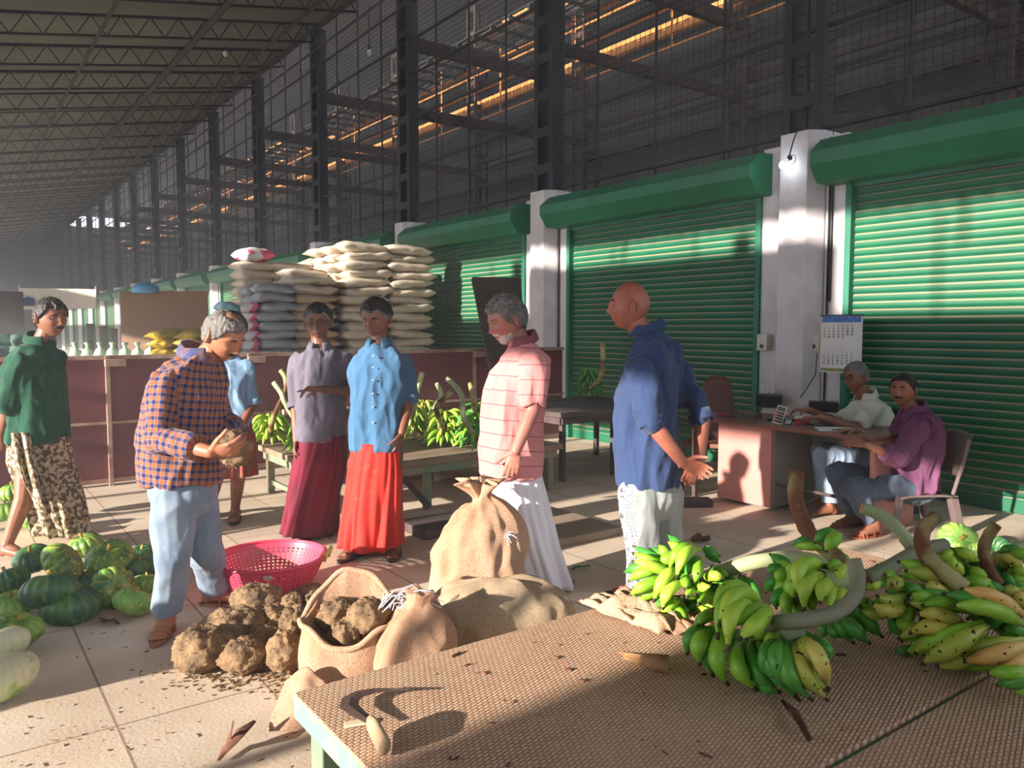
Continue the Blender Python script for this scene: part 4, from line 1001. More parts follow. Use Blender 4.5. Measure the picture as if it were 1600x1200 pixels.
# ---- low bench tables
M_wood = mat('worn_wood', '9c8672', '7d6854', .85, 2, detail=8, stretch=(.4, 3, 3), bump=.001, bscale=30); M_wgreen = mat('flaking_green_wood', '6f8a6c', '9a8a72', .8, 7); M_dwood = mat('dark_wood', '5a4a48', '47393a', .8, 3, stretch=(.5, 3, 3))
def table(x0, x1, y0, y1, h, label, mtop, mleg, legs=None, th=.05, rail=.07, name='bench_table', w=.06, brace=True):
    t = empty(name, ((x0+x1)/2, (y0+y1)/2, 0)); tag(t, label, 'table')
    mb = MB(); mb.box(x0, x1, y0, y1, h-th, h); bevel(mb.build('table_top', mtop, t), .005)
    for (xx, yy) in legs or ((x0+.06, y0+.06), (x1-.12, y0+.06), (x0+.06, y1-.12), (x1-.12, y1-.12)):
        mb = MB(); mb.box(xx, xx+w, yy, yy+w, 0, h-th); bevel(mb.build('leg', mleg, t), .004)
    if rail:
        for yy in (y0+.03, y1-.06): mb = MB(); mb.box(x0+.05, x1-.05, yy, yy+.025, h-th-rail, h-th); mb.build('rail', mleg, t)
        for xx in (x0+.03, x1-.06): mb = MB(); mb.box(xx, xx+.025, y0+.05, y1-.05, h-th-rail, h-th); mb.build('rail', mleg, t)
    return t
HB_ = .43
tb = table(2.32, 4.62, 5.55, 7.15, HB_, 'long low wooden table with bananas behind the two men in lungis', M_wood, M_wgreen, legs=((2.36, 5.6), (2.36, 7.0), (3.2, 5.62), (4.5, 5.62), (4.5, 7.0)))
mb = MB(); mb.beam((2.95, 5.65, .35), (3.22, 5.6, 0.02), .04, .05); mb.build('brace', M_dwood, tb)
mb = MB(); mb.beam((2.4, 5.63, .1), (2.4, 7.0, .1), .03, .04); mb.build('stretcher', M_wgreen, tb)
HT_ = .69
tc_ = table(4.75, 6.3, 5.75, 7.0, HT_, 'dark wooden table with one banana bunch behind the bald man', M_dwood, M_dwood, legs=((4.85, 5.85), (5.5, 5.82), (6.2, 5.82), (4.85, 6.85), (6.2, 6.85)), w=.05)
# things under the long table
for i, (px_, py_, s_) in enumerate(((600, 758, .09), (650, 745, .10), (690, 752, .07))):
    c = G(px_, py_); mb = MB(); mb.sph(c+V((0, 0, s_*.6)), (s_*1.5, s_, s_*.65), 18, 12); o = mb.build('bundle', M_woven, smooth=True, fn=rough_fn(.03, 9, i)); tag(o, ['pale cloth bundle under the long table by the maroon lungi', 'pale cloth bundle under the long table right of the red lungi', 'small pale bundle near the right leg under the long table'][i], 'bundle')
# floor slabs and platform scale
M_slab = mat('stone_slab', 'a58f7c', '8f7a68', .9, 2, bump=.001)
mb = MB(); mb.box(2.95, 3.95, 4.08, 4.95, 0, .06); o = bevel(mb.build('floor_slab', M_slab), .008); tag(o, 'low stone slab on the floor right of the man in the white wrap', 'slab')
mb = MB(); c = G(700, 832); mb.box(c[0]-.25, c[0]+.25, c[1]-.1, c[1]+.3, 0, .07); o = bevel(mb.build('wooden_plank_block', M_dwood), .01); tag(o, 'low wooden block on the floor behind the standing jute sack', 'block')
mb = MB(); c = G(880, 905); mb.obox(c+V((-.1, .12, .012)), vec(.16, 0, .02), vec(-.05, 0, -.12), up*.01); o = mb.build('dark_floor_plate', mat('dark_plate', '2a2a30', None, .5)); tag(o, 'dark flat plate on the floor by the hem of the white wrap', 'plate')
# ================================================================== DESK CORNER
M_lam = mat('pink_laminate', 'd08f86', 'c08077', .5, 2, stretch=(1, 1, .3)); M_lamg = mat('grey_laminate', '8f8a84', 'a39d94', .6, 2); M_top = mat('desk_top_wood', '7a4638', '8a5646', .35, 3, stretch=(3, .4, 1))
HD = .72
dk = empty('office_desk', (5.7, 3.9, 0)); tag(dk, 'office desk with pink laminate pedestal and brown top before the white pillar', 'desk')
mb = MB(); mb.box(5.32, 6.1, 2.98, 4.72, HD-.03, HD); bevel(mb.build('desk_top', M_top, dk), .006)
mb = MB(); mb.box(5.43, 5.46, 3.89, 4.43, .03, HD-.03); bevel(mb.build('pedestal_front', M_lam, dk), .003)
mb = MB(); mb.box(5.46, 6.05, 3.88, 4.43, .03, HD-.03); bevel(mb.build('pedestal', M_lamg, dk), .004)
mb = MB(); mb.box(5.44, 6.02, 3.02, 3.06, 0, HD-.03); bevel(mb.build('side_panel', M_lam, dk), .004)
mb = MB(); mb.box(5.98, 6.02, 3.06, 3.88, .3, HD-.03); mb.build('modesty_panel', M_lamg, dk)
mb = MB(); mb.box(5.36, 5.40, 4.62, 4.66, 0, HD-.03); bevel(mb.build('leg', M_dwood, dk), .003)
mb = MB(); mb.tube([(5.45, 3.05, .22), (5.5, 3.9, .22)], .012, 8); mb.build('foot_rail', M_dwood, dk)
def on_desk(px, py): return G(px, py, HD)
def thingmb(name, label, cat, group=None): t = empty(name, (0, 0, 0)); return t
M_blk = mat('black_plastic', '17171a', '222226', .4, 5); M_wht = mat('white_paper', 'e2e0dc', 'd4d2ce', .8, 5); M_red = mat('red_plastic', 'c4262c', None, .35); M_alu = mat('brushed_metal', 'a8a8a8', '8a8a8c', .35, 9, metal=.8); M_wplast = mat('ivory_plastic', 'cfc6b4', 'bfb5a2', .45, 6)
# laptop
c = on_desk(1222, 655); lp = empty('laptop', c); tag(lp, 'open dark laptop facing the man in the white shirt', 'laptop')
f = unit(vec(1, 0, .35)); l = np.cross(f, up)
mb = MB(); mb.obox(c+up*.01, f*.12, l*.17, up*.009); bevel(mb.build('keyboard_base', M_blk, lp), .004)
mb = MB(); mb.obox(c-f*.16+up*.115, f*.045+up*.105, l*.17, unit(up*.4-f)*.004); bevel(mb.build('screen', M_blk, lp), .003)
c = on_desk(1180, 640)+V((.35, .1, 0)); mb = MB(); mb.obox(c+up*.06, l*.16, f*.12, up*.06); pr_ = bevel(mb.build('printer', M_blk, origin=c), .015); tag(pr_, 'dark boxy printer behind the laptop with paper standing in it', 'printer')
mb = MB(); mb.obox(c+up*.16-f*.04, l*.10, unit(up-f*.6)*.07, f*.002); mb.build('paper_sheet', M_wht, pr_)
c = on_desk(1262, 645)+V((.25, 0, 0)); mb = MB(); mb.obox(c+up*.045, f*.13, l*.1, up*.045); o = bevel(mb.build('card_machine', M_blk), .012); tag(o, 'black box-shaped device on the desk beside the white pillar', 'device')
# desk phone / calculator standing at an angle
c = on_desk(1218, 662); t = empty('desk_calculator', c); tag(t, 'white calculator propped upright near the front edge of the desk', 'calculator')
n_ = unit(vec(-.35, .55, 1)); u_ = unit(vec(.35, .85, -.25)); u_ = unit(u_-n_*np.dot(u_, n_)); s_ = np.cross(n_, u_)
cc = c+up*.07; mb = MB(); mb.obox(cc, s_*.04, u_*.085, n_*.009); bevel(mb.build('case', M_wplast, t), .006)
mb = MB(); mb.obox(cc+u_*.05+n_*.010, s_*.03, u_*.016, n_*.002); mb.build('display', mat('lcd', '5b6a62', None, .3), t)
for i in range(4):
    for j in range(4): mb = MB(); mb.obox(cc+u_*(.015-.025*i)+s_*(-.024+.016*j)+n_*.011, s_*.006, u_*.008, n_*.003); mb.build('key', M_red if j == 3 else M_blk, t)
def cup(px, py, r, h, m, name, lb, cat, cap=None):
    c = on_desk(px, py); mb = MB(); n = 20
    mb.loft([[c+V((q*math.cos(a), q*math.sin(a), z_)) for a in np.linspace(0, 2*PI, n+1)[:-1]] for q, z_ in ((r*.9, 0), (r, h*.2), (r, h), (r*.9, h), (r*.85, h*.2))])
    o = mb.build(name, m, smooth=True); tag(o, lb, cat)
    if cap: mb = MB(); mb.loft([[c+V((r*1.05*math.cos(a), r*1.05*math.sin(a), z_)) for a in np.linspace(0, 2*PI, n+1)[:-1]] for z_ in (h, h+.015)]); mb.build('lid', cap, o)
cup(1232, 664, .026, .05, M_alu, 'steel_cup', 'small steel cup between calculator and red ink pots', 'cup')
cup(1247, 664, .028, .055, M_red, 'red_pot', 'left red-lidded pot on the desk edge', 'pot', M_wht); cup(1260, 663, .026, .05, M_red, 'red_pot', 'right red-lidded pot on the desk edge', 'pot', M_wht)
# small clutter at the left end of the desk
for i, (px_, py_, kind) in enumerate(((1112, 648, 0), (1124, 650, 1), (1136, 650, 0), (1148, 651, 2), (1160, 650, 1), (1172, 652, 0), (1186, 652, 2))):
    c = on_desk(px_, py_)
    if kind == 0: mb = MB(); mb.obox(c+up*.015, f*.05, l*.035, up*.012); o = bevel(mb.build('stamp_box', mat('box_%d' % i, ['8c5a6a', '5a5560', '7a3038', '4a4a50'][i % 4], None, .5)), .004); tag(o, ['plum stamp box at the left end of the desk', '', 'dark stamp box third from the left end of the desk', '', '', 'dark red stamp box just left of the laptop', ''][i] or 'stamp box', 'box')
    elif kind == 1: mb = MB(); mb.tube([c+up*.012-l*.06, c+up*.012+l*.05+f*.03], [.007, .007], 8); mb.sph(c+up*.012+l*.055+f*.033, .009, 8, 6); o = mb.build('pen', M_blk if i > 2 else M_red); tag(o, 'dark pen lying left of the laptop' if i > 2 else 'red pen lying by the left end of the desk', 'pen')
    else: mb = MB(); mb.loft([[c+V((q*math.cos(a), q*math.sin(a), z_)) for a in np.linspace(0, 2*PI, 17)[:-1]] for q, z_ in ((.022, 0), (.025, .01), (.012, .03), (.012, .05), (.02, .065), (.012, .08))]); o = mb.build('rubber_stamp', M_dwood, smooth=True); tag(o, 'wooden rubber stamp nearer the left end of the desk' if i < 5 else 'wooden rubber stamp beside the laptop', 'stamp')
for i, (px_, py_, s1, s2, r_, lb) in enumerate(((1310, 672, .16, .11, .2, 'open ledger page under the hands of the man in the plum shirt'), (1285, 664, .11, .08, -.3, 'dark-covered notebook on the desk right of the red pots'), (1252, 650, .09, .06, .4, 'sheet of paper lying behind the red pots'))):
    c = on_desk(px_, py_); a = unit(vec(math.cos(r_), 0, math.sin(r_))); b_ = np.cross(a, up); mb = MB(); mb.obox(c+up*.006, a*s1, b_*s2, up*.005); o = bevel(mb.build(('ledger', 'notebook', 'paper_sheet')[i], M_blk if i == 1 else M_wht), .002); tag(o, lb, ('ledger', 'notebook', 'paper')[i])
c = on_desk(1322, 674)+up*.018; mb = MB(); a = unit(vec(-.9, .0, .3)); mb.tube([c, c+a*.12], [.004, .004], 6); mb.sph(c+a*.125, .005, 6, 5); o = mb.build('pen', M_blk); tag(o, 'black pen lying on the open ledger by the hands of the man in plum', 'pen')
# plastic armless chair under the man in plum
def plastic_chair(c, rz_, label, m, seat=.43):
    t = empty('plastic_chair', c); tag(t, label, 'chair'); f = V((math.cos(rz_), math.sin(rz_), 0)); l = np.cross(f, up); c = V(c)
    mb = MB(); rows = []
    for i in range(9):
        u = -1+2*i/8; rows.append([c+f*.21*u+l*.22*v+up*(seat-.012*(1-u*u)*(1-v*v)-.015*abs(u)**4) for v in np.linspace(-1, 1, 9)])
    mb.loft(rows, cap=False, closed=False); solid(mb.build('seat', m, t, smooth=True), .012)
    for a in (-1, 1):
        for b_ in (-1, 1):
            p_ = c+f*.18*a+l*.19*b_+up*(seat-.01); q = c+f*.23*a+l*.23*b_; mb = MB()
            w_ = [(-.055, -.004), (.004, -.004), (.004, .055), (-.004, .055), (-.004, .004), (-.055, .004)]
            mb.loft([[p_+f*x_*-a+l*y_*b_*-1 for x_, y_ in w_], [q+f*x_*-a+l*y_*b_*-1 for x_, y_ in w_]]); bevel(mb.build('leg', m, t), .003)
    for b_ in (-1, 1): mb = MB(); mb.tube([c-f*.19+l*.2*b_+up*seat, c-f*.25+l*.2*b_+up*(seat+.2), c-f*.30+l*.19*b_+up*(seat+.40)], .014, 8); mb.build('back_post', m, t)
    mb = MB(); rows = []
    for i in range(7):
        z_ = seat+.12+.30*i/6; rows.append([c-f*(.22+.10*(z_-seat)/.4+.03*(1-v*v))+l*.2*v+up*(z_+.03*(1-v*v)*(i > 4)) for v in np.linspace(-1, 1, 9)])
    mb.loft(rows, cap=False, closed=False); solid(mb.build('backrest', m, t, smooth=True), .008)
    ap = MB(); ap.obox(c+f*.19+up*(seat-.04), f*.004, l*.19, up*.025); ap.build('apron', m, t)
    return t
fa = heading(-85); ang = math.atan2(fa[1], fa[0])
M_chair = mat('grey_brown_plastic', '7c6a68', '6a5a5a', .35, 3)
c9 = P(1418, 762, 5.85); plastic_chair((c9[0]-fa[0]*.03, c9[1]-fa[1]*.03, 0), ang, 'grey-brown plastic chair under the man in the plum shirt', M_chair, seat=max(.3, c9[2]-.12))
c8 = P(1362, 705, 6.45); fa = heading(-70); plastic_chair((c8[0], c8[1], 0), math.atan2(fa[1], fa[0]), 'dark plastic chair under the man in the white shirt', M_blk, seat=max(.3, c8[2]-.12))
# old wooden chair with rounded back behind the bald man
c = G(1105, 765); t = empty('wooden_chair', c); tag(t, 'old dark wooden chair with a tall rounded back left of the desk', 'chair'); M_cw = mat('chair_wood', '6a3e2c', '4f2c20', .6, 3)
f = unit(vec(-.5, 0, .8)); l = np.cross(f, up)
mb = MB(); mb.obox(c+up*.44, f*.2, l*.2, up*.02); bevel(mb.build('seat', M_cw, t), .008)
for a in (-1, 1):
    for b_ in (-1, 1): mb = MB(); mb.beam(c+f*.18*a+l*.18*b_, c+f*.18*a+l*.18*b_+up*.43, .035, .035, f); bevel(mb.build('leg', M_cw, t), .003)
rows = []
for i in range(13):
    z_ = .46+.58*i/12; w_ = .17*math.sqrt(max(.03, 1-((z_-.72)/.36)**2)); rows.append([c-f*(.19+.12*(z_-.44))+l*w_*v+up*z_ for v in np.linspace(-1, 1, 9)])
mb = MB(); mb.loft(rows, cap=False, closed=False); solid(mb.build('backrest', M_cw, t, smooth=True), .02)
# waste bits by the wooden chair
c = G(1085, 790); mb = MB(); mb.obox(c+up*.03, vec(.14, 0, .0), vec(0, 0, .08), up*.03); o = bevel(mb.build('wooden_tray', M_dwood), .008); tag(o, 'dark low wooden tray on the floor left of the desk', 'tray')

# ---- calendar
a0, a1_, a2_, a3_ = (X_ for X_ in (P(1283, 493, 6.33), P(1348, 498, 6.12), P(1343, 584, 6.12), P(1279, 582, 6.33)))
xc = 6.62; 
def onx(px, py, x0):
    d = cF+cR*(px-800)/FPX-cU*(py-600)/FPX; return cC+d*x0/d[0]
xc = 6.70; q0, q1 = onx(1283, 493, xc), onx(1348, 495, xc); q2 = onx(1281, 581, xc)
yl, yr, zt, zb = q0[1], q1[1], q0[2], q2[2]; W_ = yl-yr; Hh = zt-zb
cal = empty('wall_calendar', (xc, (yl+yr)/2, zb)); tag(cal, 'white wall calendar with two months of dates hung by the shutter', 'calendar')
mb = MB(); mb.box(xc, xc+.006, yr, yl, zb, zt); mb.build('sheet', M_wht, cal)
M_cb = mat('calendar_blue', '3558a8', '5a86c8', .6, 30); M_ink = mat('calendar_ink', '33343e', None, .7); M_cr = mat('calendar_red', 'c23a3a', None, .7); M_cg = mat('calendar_green', '4a7a4a', 'b0a050', .6, 30)
mb = MB(); mb.box(xc-.002, xc, yr+.01, yl-.01, zt-.065, zt-.01); mb.build('header_band', M_cb, cal)
mb = MB(); mb.box(xc-.002, xc, yr+.01, yl-.01, zb+.01, zb+.04); mb.build('footer_band', M_cg, cal)
mb = MB(); mb.box(xc-.006, xc+.01, yr-.005, yl+.005, zt-.008, zt+.006); mb.build('binding_strip', M_blk, cal)
TX = {}
def txt(s_, size, loc, m, parent, rot=(PI/2, 0, -PI/2)):
    cu = bpy.data.curves.new('lettering', 'FONT'); cu.body = s_; cu.size = size; cu.extrude = .0006; cu.align_x = 'CENTER'; cu.align_y = 'CENTER'; cu.materials.append(m)
    o = bpy.data.objects.new('lettering', cu); COL.objects.link(o)
    dg = bpy.context.evaluated_depsgraph_get(); dg.update(); me = bpy.data.meshes.new_from_object(o.evaluated_get(dg)); bpy.data.objects.remove(o)
    mb = TX.setdefault(m.name, MB()); L = V(loc)
    mb.add([(L[0]-v.co.z, L[1]-v.co.x, L[2]+v.co.y) for v in me.vertices], [tuple(p.vertices) for p in me.polygons]); bpy.data.meshes.remove(me)
gw = (W_-.05)
for blk, (z0, offd, nd) in enumerate(((zt-.085, 2, 31), (zb+.045+.155, 5, 30))):
    d = 1
    for r_ in range(6):
        for c_ in range(7):
            n_ = r_*7+c_-offd+1
            if 1 <= n_ <= nd: txt(str(n_), .024, (xc-.003, yl-.02-(c_+.5)*(gw-.02)/7*.93, z0-.012-(r_)*.026), M_cr if c_ == 0 else M_ink, cal)
TX[M_ink.name].build('printed_dates', M_ink, cal); TX[M_cr.name].build('red_printed_dates', M_cr, cal)
# ---- switch boards and conduit, lamp
for px_, x_, lb in ((1193, 6.86, 'ivory switch board left of the white pillar beside the desk'), (1274, 6.88, 'ivory switch board just left of the calendar')):
    c = onx(px_, 535, x_); t = empty('switch_board', (x_, c[1], c[2]-.06)); tag(t, lb, 'switch board', None)
    mb = MB(); mb.box(x_-.03, x_+.06, c[1]-.06, c[1]+.06, c[2]-.085, c[2]+.085); bevel(mb.build('plate', M_wplast, t), .005)
    for k in range(3): mb = MB(); mb.box(x_-.038, x_-.03, c[1]-.045+k*.032, c[1]-.022+k*.032, c[2]+.01, c[2]+.05); bevel(mb.build('switch', M_wht, t), .002)
    mb = MB(); mb.tube([(x_-.036, c[1], c[2]-.04), (x_-.03, c[1], c[2]-.04)], .022, 16); mb.build('socket', M_blk, t)
mb = MB(); b0 = onx(1297, 300, 6.88); b1 = onx(1283, 520, 6.88); mb.tube([(6.915, b0[1], 3.0), (6.915, b0[1], 1.75)], .014, 8); 
o = mb.build('vertical_conduit', M_steel); tag(o, 'dark vertical cable pipe on the wall above the calendar', 'pipe')
mb = MB(); pts = [onx(1277, 552, 6.84), onx(1274, 585, 6.8), onx(1262, 605, 6.75), onx(1250, 622, 6.5)]; mb.tube(pts, .005, 6); o = mb.build('power_cable', M_blk); tag(o, 'thin black cable drooping from the switch board to the desk', 'cable')
# lamp on the pillar
c = onx(1222, 258, 6.62); t = empty('lamp', c); tag(t, 'small glowing bulb lamp hanging on the white pillar', 'lamp')
mb = MB(); hb_ = c+V((.03, -.06, .04)); mb.tube([hb_, hb_+up*.02, hb_+up*.05], [.02, .03, .012], 14); mb.tube([hb_+up*.05, hb_+V((.05, 0, .18)), hb_+V((.1, 0, .28))], .007, 6); mb.build('lamp_holder', M_blk, t)
mb = MB(); mb.tube([hb_+V((0, -.02+.045*math.cos(a), .0+.045*math.sin(a))) for a in np.linspace(0, 2*PI, 15)], .006, 6); mb.build('lamp_ring', M_wht, t)
mg = bpy.data.materials.new('glowing_bulb'); mg.use_nodes = True; b = mg.node_tree.nodes['Principled BSDF']; b.inputs['Emission Color'].default_value = (.85, .95, 1, 1); b.inputs['Emission Strength'].default_value = 30; b.inputs['Base Color'].default_value = (.9, .9, .9, 1)
mb = MB(); mb.sph(c, (.028, .028, .034), 16, 12); mb.build('bulb', mg, t, smooth=True)
# ================================================================== FOREGROUND
ZT = .74
# patterned matting on the table tops
def tread(name):
    m = bpy.data.materials.new(name); m.use_nodes = True; nt = m.node_tree; b = nt.nodes['Principled BSDF']; L = nt.links; b.inputs['Roughness'].default_value = .75; b.inputs['Specular IOR Level'].default_value = .3
    tc = _n(nt, 'ShaderNodeTexCoord'); mp = _n(nt, 'ShaderNodeMapping'); mp.inputs['Rotation'].default_value = (0, 0, math.radians(-18)); L.new(tc.outputs['Object'], mp.inputs[0])
    br = _n(nt, 'ShaderNodeTexBrick'); br.offset = .5; br.inputs['Scale'].default_value = 1; br.inputs['Brick Width'].default_value = .017; br.inputs['Row Height'].default_value = .0085; br.inputs['Mortar Size'].default_value = .0026; br.inputs['Mortar Smooth'].default_value = 1.0
    br.inputs['Color1'].default_value = srgb('d9bb9e'); br.inputs['Color2'].default_value = srgb('caa588'); br.inputs['Mortar'].default_value = srgb('8a634e'); L.new(mp.outputs[0], br.inputs['Vector'])
    no = _n(nt, 'ShaderNodeTexNoise'); no.inputs['Scale'].default_value = 3.5; no.inputs['Detail'].default_value = 8; L.new(tc.outputs['Object'], no.inputs['Vector'])
    r = _n(nt, 'ShaderNodeMapRange'); r.inputs[1].default_value = .38; r.inputs[2].default_value = .72; L.new(no.outputs[0], r.inputs[0])
    f = math_n(nt, 'MULTIPLY', r.outputs[0], .55); L.new(mixc(nt, f, br.outputs[0], srgb('caa88c')), b.inputs['Base Color'])
    bp = _n(nt, 'ShaderNodeBump'); bp.invert = True; bp.inputs['Distance'].default_value = .0012; L.new(br.outputs['Fac'], bp.inputs['Height']); L.new(bp.outputs[0], b.inputs['Normal']); return m
M_tread = tread('ribbed_matting'); M_gw = mat('flaking_green_edge', '6fa083', 'a99a84', .75, 14, lo=.5, hi=.6)
def big_table(x0, x1, y0, y1, label, legs):
    t = empty('market_table', ((x0+x1)/2, (y0+y1)/2, 0)); tag(t, label, 'table')
    mb = MB(); mb.box(x0, x1, y0, y1, ZT-.012, ZT); bevel(mb.build('table_top', M_tread, t), .003)
    for a in ((x0+.036, x1-.036, y1-.04, y1), (x0+.036, x1-.036, y0, y0+.04), (x0, x0+.035, y0, y1), (x1-.035, x1, y0, y1)):
        mb = MB(); mb.box(a[0], a[1], a[2], a[3], ZT-.055, ZT-.012); bevel(mb.build('apron', M_gw, t), .004)
    for (x, y) in legs: mb = MB(); mb.box(x, x+.06, y, y+.06, 0, ZT-.012); bevel(mb.build('leg', M_wgreen, t), .004)
    return t
ta = G(458, 1082, ZT); xa, ya = ta[0], ta[1]
gy = G(1450, 1130, ZT)[1]
yg = .745
print('TABLE', xa, ya, G(1330, 1200, ZT), G(1600, 1072, ZT))
big_table(xa, 2.5, yg+.006, ya, 'large matting-topped table in front with the sickle and most banana bunches', ((xa+.02, ya-.1), (xa+.02, yg+.1), (2.4, ya-.1), (2.4, yg+.1), (xa+.14, ya-.1)))
big_table(xa, 2.5, yg-1.0, yg-.008, 'second matting-topped table nearest the viewer, beyond the dark gap', ((xa+.02, yg-.12), (xa+.02, yg-.9), (2.4, yg-.12), (2.4, yg-.9)))

# ---- bananas
def ban_mat(name, c1, c2, sc=14, lo=.4, hi=.6, spots=False):
    m = mat(name, c1, c2, .42, sc, bump=.0005, bscale=60, lo=lo, hi=hi, spec=.4); nt = m.node_tree; b = nt.nodes['Principled BSDF']
    base = b.inputs['Base Color'].links[0].from_socket; vo = _n(nt, 'ShaderNodeTexNoise'); vo.inputs['Scale'].default_value = 75; vo.inputs['Detail'].default_value = 1; nt.links.new(nt.nodes['Texture Coordinate'].outputs['Object'], vo.inputs['Vector'])
    t_ = math_n(nt, 'GREATER_THAN', vo.outputs[0], .68 if spots else .74); nt.links.new(mixc(nt, t_, base, srgb('2c2410')), b.inputs['Base Color']); return m
BM = {'g': ban_mat('green_banana_skin', '8fbf3a', '79ad30'), 'b': ban_mat('bright_banana_skin', 'b4d04a', '9cc53c'), 'd': ban_mat('dark_green_banana_skin', '3f8a34', '5a9c3c'), 'y': ban_mat('yellowing_banana_skin', 'b9b24a', 'cfc060', 10, spots=True), 'o': ban_mat('ripe_banana_skin', 'd6a45a', 'dcb870', 10, spots=True), 'v': ban_mat('olive_banana_skin', '98a83e', 'b6b650', 12, spots=True)}
M_tip = mat('banana_tip', '5e5038', '3a2e20', .9, 60)
M_stalk = mat('pale_green_stalk', 'b3b98c', '8f9a6e', .7, 9, detail=6, lo=.4, hi=.65, bump=.001); M_stalkb = mat('browned_stalk', '6e442c', 'a8a06a', .8, 5, lo=.44, hi=.56, bump=.0015); M_stalkd = mat('grey_green_stalk', '6f7c5c', '85826a', .7, 8, bump=.001); M_cut = mat('stalk_cut_end', 'b98a55', '8a5a38', .9, 20)
def banana_mb(p0, p1, p2, r=.0195, n=10, seg=14):
    p0, p1, p2 = V(p0), V(p1), V(p2); mb = MB(); c = 2*p1-.5*(p0+p2); rings = []; a = None; L = np.linalg.norm(p1-p0)+np.linalg.norm(p2-p1)
    for i in range(seg+1):
        t = i/seg; p = (1-t)**2*p0+2*t*(1-t)*c+t*t*p2; tg = unit(2*(1-t)*(c-p0)+2*t*(p2-c))
        if a is None: a = unit(np.cross(tg, unit(p0+p2-2*p1+V((1e-4, 0, 1e-5)))))
        a = unit(a-tg*np.dot(a, tg)); b_ = np.cross(tg, a)
        q = .30+.70*sstep(0, .36, t)**.9; q *= 1-.80*sstep(.60, 1.0, t)**1.15; q = max(q, .2)
        if t > .95: q = .24
        rings.append([p+(a*math.cos(th)+b_*math.sin(th))*r*.95*q*(1+.075*math.cos(5*th)) for th in (2*PI*j/n for j in range(n))])
    mb.loft(rings); nf = n*seg
    mb.m = [0]*(len(mb.f)); 
    for i in range(nf-n, nf): mb.m[i] = 1
    mb.m[-1] = 1; return mb
def banana(parent, p0, p1, p2, key, r=.0195, n=12):
    mb = banana_mb(p0, p1, p2, r, n); return mb.build('banana', [BM[key], M_tip], parent, smooth=True)
def stalk(parent, pts, r, m, cut0=True, cut1=False):
    pts = [V(p) for p in pts]; Q = []
    for i in range(len(pts)-1):          # Catmull-Rom
        a, b_, c, d = pts[max(i-1, 0)], pts[i], pts[i+1], pts[min(i+2, len(pts)-1)]
        for k in range(5):
            t = k/5; Q.append(.5*((2*b_)+(-a+c)*t+(2*a-5*b_+4*c-d)*t*t+(-a+3*b_-3*c+d)*t**3))
    Q.append(pts[-1]); rr = []
    for i in range(len(Q)): rr.append((r if not hasattr(r, '__len__') else r[0]+(r[1]-r[0])*i/(len(Q)-1))*(1+.06*noise.noise(Vector(Q[i]*14))+(.10 if i % 9 == 4 else 0)))
    mb = MB(); mb.tube(Q, rr, 14); mb.m = [0]*len(mb.f)
    if cut0: mb.m[-2] = 1
    if cut1: mb.m[-1] = 1
    return mb.build('stalk', [m, M_cut], parent, smooth=True)
def bunch(label, loc, group=None):
    t = empty('banana_bunch', loc); tag(t, label, 'banana bunch', group); return t
def cA(x, y): return 980+x/4.138, 820+y/4.138
def cB(x, y): return 1190+x/3.869, 800+y/3.869
def cD(x, y): return 1360+x/4.2875, 800+y/4.2875
def at(cv, x, y, kk): px, py = cv(x, y); return P(px, py, kk)
def kz(px, py, h): return float((G(px, py, ZT+h)-cC)@cF)
def fruits(t, cv, K, rows, r=.0195, lift=0):
    # every fruit: root, middle, tip in the crop frame with a depth offset for each, skin
    for row in rows:
        (x0, y0, x1, y1, x2, y2), key = row[:6], row[6]; d = row[7] if len(row) > 7 else (0, -.05, 0); rr = row[8] if len(row) > 8 else r
        pts = [at(cv, x0, y0, K+d[0]), at(cv, x1, y1, K+d[1]), at(cv, x2, y2, K+d[2])]
        for q in pts: q[2] = max(q[2], ZT+rr*.95)
        rr *= .76
        for q in pts: q[2] = max(q[2], ZT+rr)
        banana(t, *pts, key, rr)
        if len(rows) > 7:               # the fruit of the second row shows between
            sd_ = unit(np.cross(pts[2]-pts[0], cF)); sg = 1 if (x0+y1) % 2 else -1; q2 = [p_+cF*(.02+.014*i_)+sd_*.010*sg*i_-up*.004*i_ for i_, p_ in enumerate(pts)]
            for q in q2: q[2] = max(q[2], ZT+rr)
            banana(t, *q2, {'b': 'g', 'g': 'd', 'y': 'v', 'o': 'v', 'v': 'g', 'd': 'd'}[key], rr*.95)
